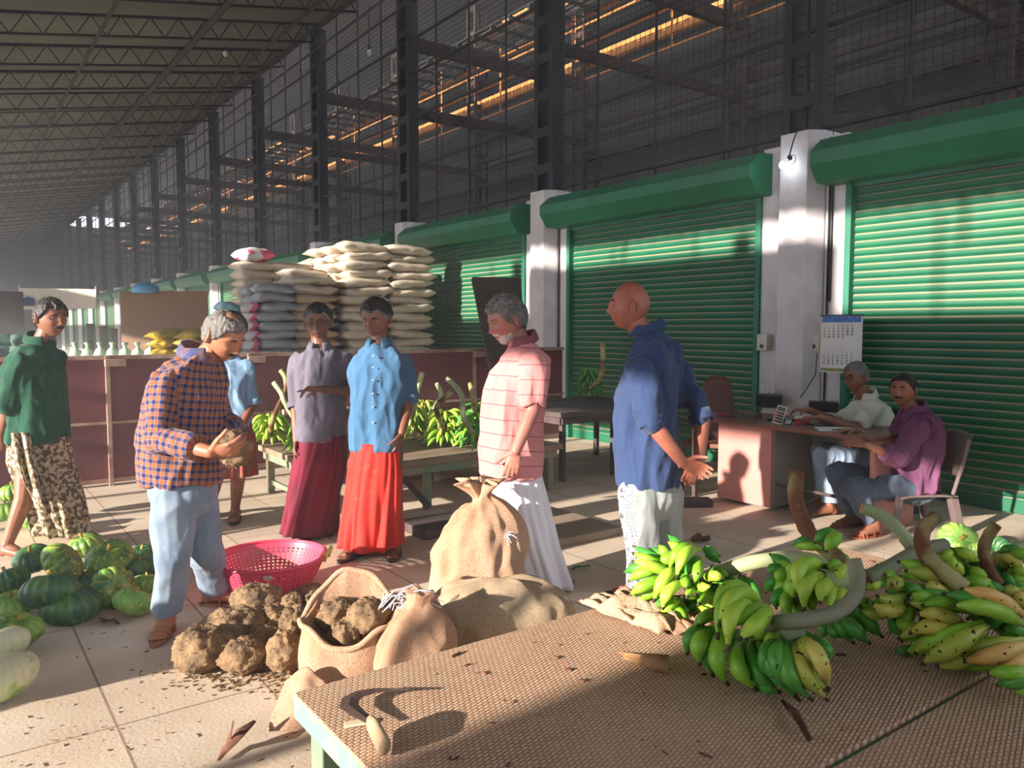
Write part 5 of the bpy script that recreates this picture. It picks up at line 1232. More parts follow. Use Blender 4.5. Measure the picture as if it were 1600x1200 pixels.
# bunch A: left, behind
KA = kz(*cA(330, 560), .02); t = bunch('bright green banana bunch at the far table edge, fruit fanning left, long pale stalk', G(*cA(400, 500), ZT)); bA = t
fruits(t, cA, KA, [
 (470, 165, 375, 190, 318, 350, 'b', (.08, -.02, -.04), .021), (470, 215, 455, 290, 438, 375, 'g', (.05, -.03, -.04)), (330, 290, 180, 240, 38, 185, 'g', (.05, .05, .08)), (320, 330, 170, 270, 35, 232, 'b', (.05, 0, .02)),
 (260, 345, 130, 385, 15, 455, 'g', (.05, -.02, 0), .021), (230, 300, 100, 310, 10, 365, 'g', (.08, .06, .1)), (290, 400, 170, 430, 78, 500, 'g', (.05, .0, .02)), (330, 290, 240, 345, 168, 500, 'b', (.03, -.03, -.03), .021),
 (390, 360, 270, 430, 232, 545, 'b', (.02, -.05, -.05), .021), (350, 480, 270, 530, 230, 583, 'g', (.02, -.04, -.02)), (330, 520, 345, 585, 395, 622, 'g', (.0, -.05, -.04), .021), (390, 310, 375, 360, 390, 410, 'g', (.05, -.02, -.06), .018),
 (500, 350, 560, 330, 628, 350, 'b', (.04, -.03, -.02)), (270, 210, 240, 175, 203, 128, 'g', (.08, .06, .10), .018), (390, 180, 330, 150, 262, 108, 'g', (.08, .05, .08)), (340, 200, 265, 215, 222, 270, 'g', (.05, .02, .03), .022),
 (480, 370, 430, 430, 385, 470, 'b', (.1, .0, -.10), .022), (560, 420, 510, 460, 458, 520, 'g', (.1, 0, -.12), .023), (500, 430, 545, 500, 610, 495, 'b', (.06, 0, -.02)), (600, 350, 625, 400, 650, 460, 'd', (.06, .0, -.0), .022), (680, 340, 705, 390, 735, 450, 'd', (.08, .02, .02), .021), (740, 330, 800, 400, 868, 490, 'd', (.1, .05, .03), .021),
 (410, 400, 470, 405, 545, 395, 'b', (.08, -.02, -.05), .018), (500, 170, 540, 195, 600, 245, 'd', (.1, .1, .12)), (450, 560, 500, 600, 560, 560, 'b', (.05, 0, 0), .019), (300, 230, 330, 260, 360, 330, 'g', (.1, .06, .06)), (560, 270, 600, 310, 660, 330, 'g', (.12, .06, .06), .018), (420, 250, 330, 330, 250, 420, 'g', (.1, .04, .02)), (460, 470, 420, 540, 400, 600, 'd', (.1, .05, .05)), (540, 450, 520, 520, 480, 580, 'd', (.12, .06, .05)), (230, 470, 215, 510, 195, 545, 'g', (.05, .03, 0))])
sA = stalk(t, [P(1095, 905, KA+.12), P(1132, 892, KA+.10), P(1180, 878, KA+.06), P(1240, 872, KA+.02), P(1285, 880, KA-.0), P(1313, 893, KA-.02)], .0195, M_stalk, True, True)
# bunch B: front centre
KB = kz(*cA(655, 1045), .02); t = bunch('front banana bunch with dark green hands and a curled grey-green stalk', G(1200, 1050, ZT)); bB = t
fruits(t, cA, KB, [
 (875, 520, 710, 445, 592, 665, 'b', (.10, .02, -.03), .022), (835, 535, 690, 555, 655, 825, 'b', (.08, -.02, -.06), .023), (930, 545, 850, 620, 718, 745, 'b', (.06, -.04, -.08), .024), (690, 640, 580, 820, 655, 1045, 'g', (.1, .0, 0), .024),
 (745, 760, 710, 900, 835, 1075, 'g', (.08, -.02, -.02), .024), (800, 740, 830, 930, 985, 1095, 'd', (.08, -.02, -.03), .022), (850, 740, 870, 850, 930, 960, 'b', (.09, .03, .02), .017), (560, 690, 470, 760, 470, 905, 'g', (.08, .02, .02), .024), (620, 690, 560, 750, 490, 850, 'b', (.1, .06, .04), .02),
 (640, 560, 520, 585, 460, 655, 'g', (.12, .08, .06), .018), (890, 650, 870, 760, 900, 850, 'd', (.12, .08, .06)), (730, 700, 690, 820, 680, 950, 'd', (.12, .06, .04))], r=.022)
fruits(t, cB, KB, [
 (125, 760, 45, 900, 232, 1168, 'd', (.04, -.06, -.06), .020), (150, 765, 85, 900, 215, 1110, 'd', (.03, -.09, -.03), .020), (185, 765, 150, 950, 308, 1165, 'd', (.02, -.10, -.06), .021), (215, 765, 245, 950, 402, 1155, 'v', (.02, -.10, -.06), .020), (250, 755, 345, 880, 405, 1072, 'y', (.02, -.11, -.05), .0215),
 (290, 745, 375, 820, 400, 900, 'd', (.06, -.02, .0), .021), (0, 820, 15, 920, 105, 1010, 'g', (.06, -.0, .0), .019), (-20, 920, 20, 1040, 112, 1110, 'd', (.04, -.03, -.02), .020), (110, 720, 60, 770, 40, 850, 'b', (.04, .0, .0), .018), (270, 760, 300, 860, 360, 980, 'd', (.08, .02, .02)), (60, 800, 30, 900, 60, 1010, 'd', (.08, .02, .02))], r=.022)
stalk(t, [at(cB, 20, 690, KB+.06), at(cB, 70, 672, KB+.0), at(cB, 200, 660, KB-.05), at(cB, 340, 640, KB-.04), at(cB, 460, 600, KB-.02), at(cB, 560, 510, KB+.0), at(cB, 580, 400, KB+.03), at(cB, 555, 290, KB+.05)], .0160, M_stalkd, True, True)
mb = MB(); q = at(cB, 180, 715, KB-.03); mb.sph(q, (.028, .024, .02), 16, 10); mb.build('crown', M_stalkd, t, smooth=True, fn=rough_fn(.01, 30, 3))
# bunch C: behind B
KC = kz(*cB(650, 790), .03); t = bunch('banana bunch just behind the curled stalk, brown upright stalk end pointing to the desk', G(*cB(450, 700), ZT)); bC = t
fruits(t, cB, KC, [
 (420, 345, 240, 325, 243, 535, 'b', (.06, -.02, -.05), .024), (420, 390, 285, 430, 262, 605, 'b', (.05, -.05, -.08), .023), (440, 435, 375, 450, 352, 560, 'b', (.04, -.06, -.10), .022), (490, 460, 425, 490, 412, 590, 'b', (.04, -.05, -.10), .022), (255, 400, 185, 440, 205, 525, 'b', (.06, 0, 0), .021), (280, 350, 195, 345, 178, 400, 'b', (.08, .05, .05)),
 (210, 345, 140, 330, 78, 308, 'g', (.1, .1, .12)), (190, 470, 150, 540, 178, 620, 'g', (.05, 0, 0)), (500, 480, 480, 500, 470, 560, 'b', (.03, -.05, -.10), .021), (500, 640, 550, 700, 655, 795, 'd', (.06, -.03, -.02), .023), (570, 570, 640, 660, 730, 755, 'd', (.06, -.0, 0), .022), (600, 520, 650, 570, 690, 650, 'g', (.08, .04, .04)),
 (430, 670, 440, 720, 480, 750, 'd', (.06, .02, .02)), (180, 370, 120, 380, 105, 420, 'g', (.1, .06, .08)), (480, 140, 430, 170, 388, 238, 'g', (.05, -.02, -.02), .022), (200, 210, 290, 205, 375, 228, 'g', (.14, .1, .1), .015), (170, 400, 120, 450, 110, 520, 'g', (.1, .06, .1)), (160, 560, 200, 600, 250, 600, 'g', (.06, .03, .02)),
 (520, 600, 540, 680, 600, 770, 'd', (.1, .04, .03)), (470, 620, 480, 700, 540, 760, 'd', (.12, .06, .06)), (330, 420, 300, 520, 320, 600, 'g', (.1, .06, .06)), (230, 500, 210, 560, 230, 620, 'g', (.1, .06, .06)), (470, 230, 500, 300, 560, 330, 'g', (.1, .08, .1)), (500, 340, 480, 360, 470, 420, 'b', (.05, -.02, -.04))], r=.021)
stalk(t, [P(1246, 738, KC+.22), P(1243, 770, KC+.2), P(1249, 800, KC+.18), P(1268, 838, KC+.14), P(1300, 865, KC+.1), P(1315, 890, KC+.05), P(1305, 915, KC+.0)], (.019, .021), M_stalkb, True)
mb = MB(); mb.sph(at(cB, 470, 400, KC-.02), (.036, .03, .026), 16, 10); mb.build('crown', M_stalk, t, smooth=True, fn=rough_fn(.014, 30, 3))
# bunch D: ripening, right
KD = kz(*cD(345, 1030), .02); t = bunch('ripening banana bunch at the right with yellow and orange fruit and a dark stalk', G(*cD(700, 900), ZT)); bD = t
fruits(t, cD, KD, [
 (1040, 700, 830, 575, 605, 518, 'o', (.0, -.08, -.05), .022), (1040, 765, 800, 650, 548, 628, 'g', (-.02, -.10, -.08), .023), (720, 690, 520, 610, 338, 632, 'g', (.0, -.02, -.02), .022), (560, 600, 440, 515, 362, 505, 'y', (.05, .03, .03), .022), (650, 755, 470, 690, 310, 688, 'y', (.0, -.04, -.04), .021), (610, 800, 420, 765, 262, 815, 'y', (.0, -.04, -.03), .022),
 (560, 840, 410, 860, 302, 952, 'v', (.0, -.03, -.02), .021), (790, 750, 540, 900, 348, 1015, 'v', (-.06, -.08, -.02), .026), (790, 830, 640, 980, 436, 1035, 'v', (.0, -.03, -.01), .023), (900, 1040, 740, 1025, 590, 1070, 'g', (.0, 0, 0), .019), (1060, 870, 840, 950, 620, 1000, 'o', (-.06, -.08, -.04), .025), (1060, 950, 950, 1030, 868, 1092, 'o', (-.06, -.08, -.05), .024),
 (270, 540, 150, 595, 40, 558, 'v', (.06, .02, 0), .020), (260, 615, 120, 665, 10, 605, 'y', (.04, 0, .0), .021), (280, 590, 250, 680, 240, 765, 'g', (.08, .03, .03), .021), (200, 690, 240, 760, 335, 775, 'g', (.06, .02, .02)), (430, 605, 345, 570, 272, 548, 'g', (.03, 0, 0), .021), (590, 530, 400, 430, 232, 395, 'v', (.08, .06, .08), .024), (830, 520, 720, 475, 610, 455, 'g', (.1, .08, .1)),
 (690, 620, 610, 575, 535, 540, 'g', (.06, .03, .03)), (200, 500, 170, 480, 140, 490, 'v', (.1, .05, .0), .024), (360, 940, 310, 925, 268, 900, 'g', (.06, .04, .04), .019), (1000, 860, 930, 820, 870, 770, 'd', (.06, .04, .04), .024), (700, 900, 600, 900, 500, 960, 'd', (.08, .05, .05)), (1040, 640, 1000, 580, 955, 560, 'y', (.05, .02, .02), .022),
 (1060, 820, 980, 790, 880, 790, 'd', (.05, .03, .03)), (600, 700, 480, 740, 380, 720, 'd', (.08, .05, .05)), (900, 650, 820, 720, 760, 790, 'd', (.08, .05, .05)), (480, 640, 400, 660, 330, 740, 'd', (.1, .08, .08))], r=.0225)
stalk(t, [at(cD, 435, 35, KD+.16), at(cD, 360, 110, KD+.14), at(cD, 345, 220, KD+.12), at(cD, 400, 320, KD+.08), at(cD, 500, 410, KD+.04), at(cD, 630, 510, KD+.02)], (.0165, .0185), M_stalkb, True)
t = bunch('banana bunch cut short at the lower right edge behind the dark gap', G(1590, 1080, ZT)); bF = t
fruits(t, cD, kz(*cD(950, 1180), .02), [(1080, 1090, 940, 1075, 788, 1082, 'g'), (1100, 1120, 980, 1130, 850, 1160, 'd'), (1150, 1170, 1060, 1190, 960, 1200, 'g'), (1150, 1100, 1060, 1040, 960, 1060, 'g', (.05, .04, .04))], r=.021)
# long mossy stalk between C and D
t = bunch('small banana bunch with two long pale stalks left of the ripening bunch', G(*cD(150, 450), ZT)); bE = t
KE = kz(*cD(0, 520), .08)
stalk(t, [P(1352, 905, KE), P(1385, 889, KE+.04), P(1412, 874, KE+.08), P(1445, 858, KE+.12), P(1475, 852, KE+.16)], .020, M_stalkd, True)
stalk(t, [P(1346, 793, KE+.15), P(1378, 806, KE+.14), P(1405, 828, KE+.12), P(1422, 852, KE+.12), P(1440, 875, KE+.14)], .017, M_stalk, True)
fruits(t, cD, KE, [(60, 470, 20, 490, -20, 520, 'b', (.05, 0, 0)), (150, 440, 60, 470, -10, 470, 'd', (.1, .08, .08)), (240, 470, 180, 520, 100, 530, 'd', (.12, .08, .08)), (330, 440, 260, 420, 200, 430, 'g', (.12, .1, .1))], r=.02)
# far right heap
t = bunch('bright green banana bunch behind the ripening one, with a short brown-tipped stalk', G(*cD(720, 420), ZT)); bG = t
KG = kz(*cD(700, 520), .05)+.1
fruits(t, cD, KG, [(560, 250, 640, 280, 735, 335, 'b'), (560, 270, 500, 290, 470, 330, 'b'), (560, 300, 540, 340, 560, 400, 'b'), (540, 330, 580, 370, 620, 430, 'b'), (680, 370, 720, 410, 790, 430, 'g'), (840, 500, 740, 465, 640, 450, 'g'), (700, 330, 740, 370, 750, 430, 'd', (.05, .05, .05)), (640, 400, 680, 430, 730, 450, 'd', (.05, .03, .03)), (600, 420, 560, 440, 520, 430, 'g'), (760, 470, 820, 500, 900, 520, 'd'), (850, 490, 800, 530, 720, 540, 'd'), (560, 260, 600, 330, 640, 360, 'g', (.05, .05, .05)), (480, 300, 520, 350, 530, 420, 'g', (.05, .04, .04))], r=.021)
stalk(t, [at(cD, 845, 85, KG), at(cD, 790, 160, KG), at(cD, 760, 250, KG), at(cD, 785, 370, KG-.02), at(cD, 850, 480, KG-.02)], (.0155, .018), M_stalkb, True)
t = bunch('banana bunch touching the right edge of the picture with one yellow fruit on top', G(*cD(980, 480), ZT)); bH = t
fruits(t, cD, KG+.05, [(870, 300, 950, 320, 1015, 385, 'y', (.0, -.04, 0), .022), (1060, 280, 1000, 280, 940, 320, 'g'), (940, 420, 990, 450, 1060, 450, 'g'), (1060, 470, 980, 480, 900, 470, 'd'), (900, 400, 930, 460, 960, 530, 'd'), (980, 380, 1010, 400, 1060, 400, 'b'), (1060, 520, 980, 560, 900, 560, 'g'), (1060, 560, 1000, 600, 930, 590, 'v'), (900, 340, 870, 400, 880, 450, 'd', (.05, .03, .03))], r=.021)
stalk(t, [at(cD, 805, 330, KG+.05), at(cD, 870, 300, KG+.08), at(cD, 940, 268, KG+.1), at(cD, 1050, 222, KG+.15)], .018, M_stalk, True)
# lone banana on the nearer table
q = G(1520, 1195, ZT); o = banana_mb(P(1512, 1164, 1.62), P(1540, 1172, 1.60), P(1536, 1215, 1.58), .02).build('banana', [BM['g'], M_tip], smooth=True); tag(o, 'single green banana at the bottom edge on the nearest table', 'banana')

# ---- bunches on the low tables at the back
BP = []
for i, (key, cv_) in enumerate((('g', .35), ('b', .5), ('d', .3), ('g', .55))):
    mb = banana_mb((0, 0, 0), (.09, 0, -.03*cv_), (.17, 0, .03*cv_+.01), .0185, 8, 10); BP.append(mb)
def far_bunch(label, c, stalk_pts, hands, R=.165, seed=0, keys='gb', s=1.0, group='banana bunches on the low tables'):
    rnd = random.Random(seed); c = V(c); t = bunch(label, c, group)
    stalk(t, stalk_pts, .022*s, M_stalk if seed % 2 == 0 else M_stalkb, True)
    for h in range(hands):
        yaw0 = rnd.uniform(0, 6.28); zc = .05+.055*h
        nf = 12 if h < 2 else 9
        for j in range(nf):
            a = yaw0+2*PI*j/nf*(1 if h else 1); rr = R*(1-.25*h/hands)
            a += rnd.uniform(-.12, .12); d = V((math.cos(a), math.sin(a), 0)); p0 = c+d*rr*.25+up*(zc+.05); p1 = c+d*rr*.85+up*(zc+.035+rnd.uniform(-.01, .02)); p2 = c+d*(rr*1.25)+up*(max(.02, zc-.05+rnd.uniform(-.01, .03)))
            banana(t, p0, p1, p2, rnd.choice(keys), .0205*s, 8)
    return t
def onb(px, py, k, z=HB_): q = P(px, py, k); q[2] = z; return q
def zat(px, py, z): return G(px, py, z)
c = zat(418, 694, HB_)+V((.0, -.1, 0)); far_bunch('green banana bunch at the left end of the long low table, leaning stalk', c, [c+up*.1, P(425, 660, 6.7), P(435, 635, 6.8), P(446, 612, 6.9), P(446, 590, 6.95), P(438, 578, 6.95)], 4, seed=1, keys='gbb')
c = zat(455, 706, HB_)+V((.12, -.08, 0)); far_bunch('green banana bunch beside the maroon lungi, with a second thin stalk', c, [c+up*.1, P(447, 632, 6.7), P(440, 615, 6.75), P(428, 598, 6.8)], 4, seed=2, keys='gb')
c = zat(505, 700, HB_)+V((.1, .25, 0)); far_bunch('green banana bunch mostly hidden behind the grey-shirted man', c, [c+up*.1, c+V((.05, 0, .3))], 3, seed=3)
c = zat(652, 690, HB_)+V((.0, .15, 0)); far_bunch('yellow-green banana bunch next to the blue-shirted man, pale stalk rising left', c, [c+up*.1, P(650, 625, 6.9), P(655, 600, 7.0), P(660, 582, 7.0)], 5, seed=4, keys='gbv')
c = zat(690, 696, HB_)+V((-.02, -.1, 0)); far_bunch('green banana bunch in the middle of the right cluster on the long low table', c, [c+up*.12, P(682, 640, 6.4), P(695, 622, 6.45), P(705, 612, 6.5)], 5, seed=5, keys='gb', R=.17)
c = zat(722, 700, HB_)+V((.05, -.15, 0)); far_bunch('dark green banana bunch at the front right of the cluster, arched stalk above it', c, [c+up*.12, P(725, 655, 6.2), P(722, 620, 6.25), P(710, 602, 6.3), P(698, 592, 6.35)], 5, seed=6, keys='dg', R=.17)
c = zat(735, 690, HB_)+V((.15, .15, 0)); far_bunch('banana bunch half hidden behind the man in the pink shirt', c, [c+up*.1, P(740, 630, 6.7), P(735, 600, 6.8)], 5, seed=7, keys='dg')
c = zat(668, 690, HB_)+V((.25, .5, 0)); far_bunch('banana bunch at the back of the right cluster with a dark stalk stub', c, [c+up*.12, P(688, 622, 7.3), P(683, 600, 7.35)], 5, seed=8, keys='gv')
c = zat(925, 626, HT_)+V((.1, .15, 0)); far_bunch('lone dark green banana bunch on the dark table left of the bald man', c, [c+up*.12, P(938, 590, 7.35), P(942, 560, 7.4), P(941, 534, 7.4)], 5, seed=9, keys='d', R=.13, group=None)

# ---- pumpkins
def pumpkin_proto(seed, ribs=14, flat=.66):
    n, m = 84, 30; mb = MB(); rings = []
    for i in range(m+1):
        ph = -PI/2+PI*i/m; row = []
        for j in range(n):
            th = 2*PI*j/n; rib = abs(math.sin(th*ribs/2)); r = math.cos(ph)*(1-.12*(1-rib**.4)*math.cos(ph)**.5); z = flat*math.sin(ph)-.17*math.copysign(math.exp(-(math.cos(ph)/.30)**2), math.sin(ph))
            nn = noise.noise(Vector((math.cos(th)*1.2+seed, math.sin(th)*1.2, z)))*.07; row.append((r*(1+nn)*math.cos(th), r*(1+nn)*math.sin(th), z*(1+nn)))
        rings.append(row)
    mb.loft(rings); return mb
def pumpkin_mat(name, a, b_, c, lo1=.42, hi1=.58, lo2=.60, hi2=.66):
    m = bpy.data.materials.new(name); m.use_nodes = True; nt = m.node_tree; B = nt.nodes['Principled BSDF']; B.inputs['Roughness'].default_value = .38
    tc = _n(nt, 'ShaderNodeTexCoord'); mp = _n(nt, 'ShaderNodeMapping'); nt.links.new(tc.outputs['Object'], mp.inputs[0])
    n1 = _n(nt, 'ShaderNodeTexNoise'); n1.inputs['Scale'].default_value = 1.6; n1.inputs['Detail'].default_value = 5; nt.links.new(mp.outputs[0], n1.inputs['Vector'])
    n2 = _n(nt, 'ShaderNodeTexNoise'); n2.inputs['Scale'].default_value = 4.5; n2.inputs['Detail'].default_value = 7; n2.inputs['Roughness'].default_value = .7; nt.links.new(mp.outputs[0], n2.inputs['Vector'])
    r1 = _n(nt, 'ShaderNodeMapRange'); r1.inputs[1].default_value = lo1; r1.inputs[2].default_value = hi1; nt.links.new(n1.outputs[0], r1.inputs[0])
    r2 = _n(nt, 'ShaderNodeMapRange'); r2.inputs[1].default_value = lo2; r2.inputs[2].default_value = hi2; nt.links.new(n2.outputs[0], r2.inputs[0])
    # pale streaks run pole to pole
    sp = _n(nt, 'ShaderNodeSeparateXYZ'); nt.links.new(tc.outputs['Object'], sp.inputs[0]); an = math_n(nt, 'ARCTAN2', sp.outputs[1], sp.outputs[0]); st = math_n(nt, 'POWER', math_n(nt, 'ABSOLUTE', math_n(nt, 'COSINE', math_n(nt, 'MULTIPLY', an, 7.0))), 6)
    base = mixc(nt, r1.outputs[0], srgb(a), srgb(b_)); base = mixc(nt, math_n(nt, 'MULTIPLY', st, .16), base, srgb(c)); nt.links.new(mixc(nt, r2.outputs[0], base, srgb(c)), B.inputs['Base Color']); return m
PMs = [pumpkin_mat('dark_pumpkin_skin', '2a5c48', '44783f', 'b4bc56'), pumpkin_mat('mid_pumpkin_skin', '3a7440', '76a046', 'd0c65a', .42, .56, .54, .62), pumpkin_mat('light_pumpkin_skin', '6aa048', '8cb852', 'd4da78', .42, .6, .55, .64)]
M_stem = mat('pumpkin_stem', 'b9a24a', '8f7c3a', .9, 30); M_gourd = None
pp = {}
def pumpkin(px, py, z, w, kind, tilt, label, seed, flat=.66, group='pumpkins heaped on the floor', spx=None, ribs=14, name='pumpkin', cat='pumpkin'):
    c = G(px, py, z) if spx is None else P(px, py, spx); k = (c-cC)@cF; R_ = w/2/FPX*k
    key = (seed % 3, kind, flat, ribs)
    if key not in pp:
        mb = pumpkin_proto(seed*2.7, ribs, flat); o = mb.build(name, PMs[kind], smooth=True, origin=(0, 0, 0))
        sb = MB(); sb.tube([(0, 0, flat-.20), (.02, 0, flat-.05), (.08, .03, flat+.10)], [.13, .08, .09], 10); sb.build('stem', M_stem, o, smooth=True, origin=(0, 0, 0)); pp[key] = o
    else: o = copy_tree(pp[key])
    o.location = Vector([float(q) for q in c]); o.scale = (R_, R_, R_); o.rotation_euler = (tilt[0], tilt[1], seed*1.3); tag(o, label, cat, group); return o
PK = [
 (52, 873, .16, 60, 0, (.2, -.3), 'dark green pumpkin at the back left, by the bare foot of the green-shirted man'),
 (98, 880, .20, 72, 1, (.9, -.2), 'large green pumpkin with a yellow streak on top of the heap'),
 (80, 923, .16, 86, 0, (.25, .1), 'dark ribbed pumpkin with yellow speckles in the middle of the heap'),
 (133, 852, .09, 54, 1, (.2, .2), 'small flat green pumpkin at the very back of the heap'),
 (172, 873, .14, 74, 1, (.3, .3), 'flat ribbed pumpkin with a tan side near the trouser leg'),
 (177, 918, .11, 68, 1, (1.25, .1), 'round mid-green pumpkin turning its stem end to the viewer'),
 (209, 941, .08, 62, 2, (.35, .1), 'light green pumpkin with bright stem beside the jeans foot'),
 (112, 948, .07, 88, 0, (.1, .1), 'dark flat pumpkin lying under the speckled one'),
 (14, 908, .13, 62, 0, (.4, -.1), 'dark green pumpkin at the left picture edge'),
 (18, 946, .08, 62, 2, (.2, .1), 'yellow-green pumpkin under the dark one at the left edge'),
 (28, 984, .08, 72, 1, (.3, -.1), 'green ribbed pumpkin standing free at the front left'),
 (228, 912, .07, 46, 2, (.2, .1), 'pale green pumpkin half hidden by the trouser leg'),
 (222, 888, .08, 50, 0, (.2, .1), 'dark pumpkin behind the trouser leg, right end of the heap'),
 (132, 912, .07, 56, 0, (.2, .1), 'dark pumpkin in the hollow at the heart of the heap'),
 (222, 868, .06, 48, 0, (.2, .1), 'dark flat pumpkin at the back right of the heap'),
 (56, 812, .10, 50, 2, (.3, .2), 'light green pumpkin behind the bare leg of the green-shirted man'),
 (80, 824, .07, 40, 2, (.2, .1), 'small pale ribbed pumpkin under the hem of the brown lungi'),
 (10, 800, .12, 48, 2, (.2, .1), 'light green pumpkin at the left edge behind the bare leg'),
 (22, 768, .24, 44, 1, (.2, .1), 'green pumpkin stacked at the back left edge'),
 (1497, 846, .13, 62, 2, (.9, -.5), 'yellow-green pumpkin on the floor beyond the right-hand bananas'),
 (1568, 858, .12, 46, 0, (.8, .1), 'dark green pumpkin on the floor right of the brown-tipped stalk'),
 (1527, 860, .10, 40, 1, (.5, .1), 'small green pumpkin on the floor between the two others beyond the bananas')]
for i, (px_, py_, z_, w_, kd, tl, lb) in enumerate(PK): pumpkin(px_, py_, z_, w_, kd, tl, lb, i, group='pumpkins heaped on the floor' if i < 19 else 'pumpkins beyond the table')
# ash gourds
m = pumpkin_mat('ash_gourd_skin', 'd5d0b0', 'b6c48a', '6fa044', .45, .6, .52, .62); M_gr = m
for px_, py_, z_, w_, l_, ax_, lb in ((10, 1008, .08, 34, .115, (.5, -.3, .3), 'pale whitish ash gourd at the left edge, end towards the viewer'), (12, 1058, .095, 56, .13, (.75, .55, .12), 'large ash gourd, green above and cream below, at the lower left edge')):
    c = G(px_, py_, z_); a, b_, t_ = frame(ax_); mb = MB(); R_ = z_*.92; mb.sph(c, (R_, R_, l_), 28, 20, (a, b_, t_)); o = mb.build('ash_gourd', m, smooth=True, fn=rough_fn(.008, 5, 2)); tag(o, lb, 'gourd')

# ---- yams
M_yam = mat('yam_skin', '957858', '64503c', .95, 14, bump=.012, bscale=34, detail=9); 
def yam(px, py, z, w, h, label, seed, K=None, group='elephant foot yams on the floor'):
    c = G(px, py, z) if K is None else P(px, py, K); k = (c-cC)@cF; a = w/2/FPX*k; b_ = h/2/FPX*k
    mb = MB(); mb.sph(c, (a, a*.92, b_), 56, 36)
    def fn(vs):
        out = vs.copy()
        for i, p in enumerate(vs):
            d = unit(p-c); q = d*1.0; n1 = fbm(q, 1.6, seed); n2 = noise.noise(Vector(d*5.5+V((seed, 0, 0)))); n3 = noise.noise(Vector(d*15+V((seed, 3, 0)))); n4 = noise.noise(Vector(d*34))
            dimple = -.16*math.exp(-((1-d[2])/.07)**2)
            out[i] = p+(p-c)*(.22*n1+.09*abs(n2)+.05*n3+.025*n4+dimple)
        return out
    o = mb.build('yam', M_yam, smooth=True, fn=fn); tag(o, label, 'yam', group); 
    rb = MB(); rnd = random.Random(seed)  # hairy root ends
    for q in range(60):
        p = vs_pick(o, rnd); dirn = unit(p-V(c)+V((rnd.uniform(-.05, .05), rnd.uniform(-.05, .05), 0))); t1 = unit(np.cross(dirn, V((rnd.random(), rnd.random(), rnd.random()))))
        rb.tube([p, p+dirn*.006+t1*.010, p+dirn*.005+t1*.026], [.0018, .0014, .0006], 4)
    rb.build('roots', M_root, o); return o
def vs_pick(o, rnd):
    v = o.data.vertices[rnd.randrange(len(o.data.vertices))].co; return V(v)+ORG[o.name]
M_root = mat('yam_rootlets', '8c7350', '5e4a34', .95, 20)
for i, a in enumerate(((402, 936, .17, 78, 46, 'topmost yam of the pile right under the red basket'), (366, 976, .10, 100, 54, 'wide yam with a scarred top left of the pile'), (318, 1013, .09, 92, 66, 'large yam with a cratered side beside the sandalled foot'), (380, 1025, .07, 72, 52, 'yam at the very front of the pile'),
    (408, 995, .07, 56, 34, 'yam half buried between the front and middle ones'), (446, 1018, .09, 58, 66, 'tall yam leaning against the open jute sack'), (428, 964, .12, 36, 44, 'narrow upright yam in the middle of the pile'), (458, 972, .12, 42, 56, 'yam behind the rim of the open jute sack'),
    (482, 926, .05, 46, 26, 'flat yam on the floor behind the pile, right of the basket'), (498, 936, .05, 42, 28, 'flat yam just behind the back rim of the open sack'), (455, 938, .06, 34, 26, 'small yam in the shadow under the basket rim'))):
    yam(*a, seed=i*1.9+.5)
yam(366, 702, 0, 52, 54, 'yam held in both hands by the man in the checked shirt', 33.1, K=3.69, group=None)

# ---- open jute sack with yams, its neighbours
c = G(538, 1075); c[2] = 0; KS = float((c-cC)@cF)
t = empty('open_jute_sack', c); tag(t, 'open jute sack full of yams with its rim rolled back, beside the table corner', 'sack')
n = 72; rings = []; l_ = cR; f_ = -Fh            # l_: to the right, f_: towards the viewer
rimz = lambda a: .27+.15*max(0, -math.sin(a))**1.4*(1-.25*math.cos(a))+.03*math.cos(a)*0-.045*math.exp(-((a-1.57)/.5)**2)+.015*math.sin(3*a)
for i, (fz, rx, ry) in enumerate(((0, .15, .13), (.03, .185, .155), (.2, .20, .17), (.5, .20, .175), (.75, .188, .17), (.93, .178, .165), (1.0, .186, .172), (1.02, .180, .166), (.97, .168, .155), (.8, .165, .15), (.55, .16, .145), (.5, .01, .01))):
    row = []
    for j in range(n):
        a = 2*PI*j/n; zz = rimz(a)*fz; w_ = 1+.07*noise.noise(Vector((math.cos(a)*2.2, math.sin(a)*2.2, fz*2.5)))+.045*noise.noise(Vector((math.cos(a)*6, math.sin(a)*6, fz*4)))
        if i == 11: zz = .17
        row.append(c+l_*rx*w_*math.cos(a)*(1+.1*fz*(fz < 1.01))+f_*ry*w_*math.sin(a)+up*zz+f_*(-.05)*fz+l_*.02)
    rings.append(row)
mb = MB(); mb.loft(rings, cap=False); o = mb.build('sack_body', M_jute, t, smooth=True); subsurf(o)
mb = MB(); rim = [c+l_*.193*1.08*math.cos(a)+f_*.172*math.sin(a)+up*(rimz(a)*1.0)+f_*(-.05)+l_*.02+up*.006*math.sin(9*a) for a in np.linspace(0, 2*PI, 61)[:-1]]
mb.tube(rim+[rim[0]], .0125, 8); mb.build('rolled_rim', M_jute2, t, smooth=True)
for i, (dx_, df_, z_, s_, lb) in enumerate(((.075, .0, .285, .088, 'round yam lying on top inside the open jute sack'), (-.07, -.06, .27, .08, 'yam at the back left inside the open jute sack'), (-.01, .05, .23, .07, 'low yam at the front inside the open jute sack'), (.10, -.11, .26, .07, 'yam tucked under the back rim of the open jute sack'))):
    q = c+l_*(dx_+.02)+f_*(df_-.05)+up*z_; k = float((q-cC)@cF); v = q-cC; px_ = 800+FPX*(v@cR)/k; py_ = 600-FPX*(v@cU)/k
    yam(px_, py_, 0, s_*2/k*FPX, s_*1.7/k*FPX, lb, 50+i*2.3, K=k, group='yams in the open sack')
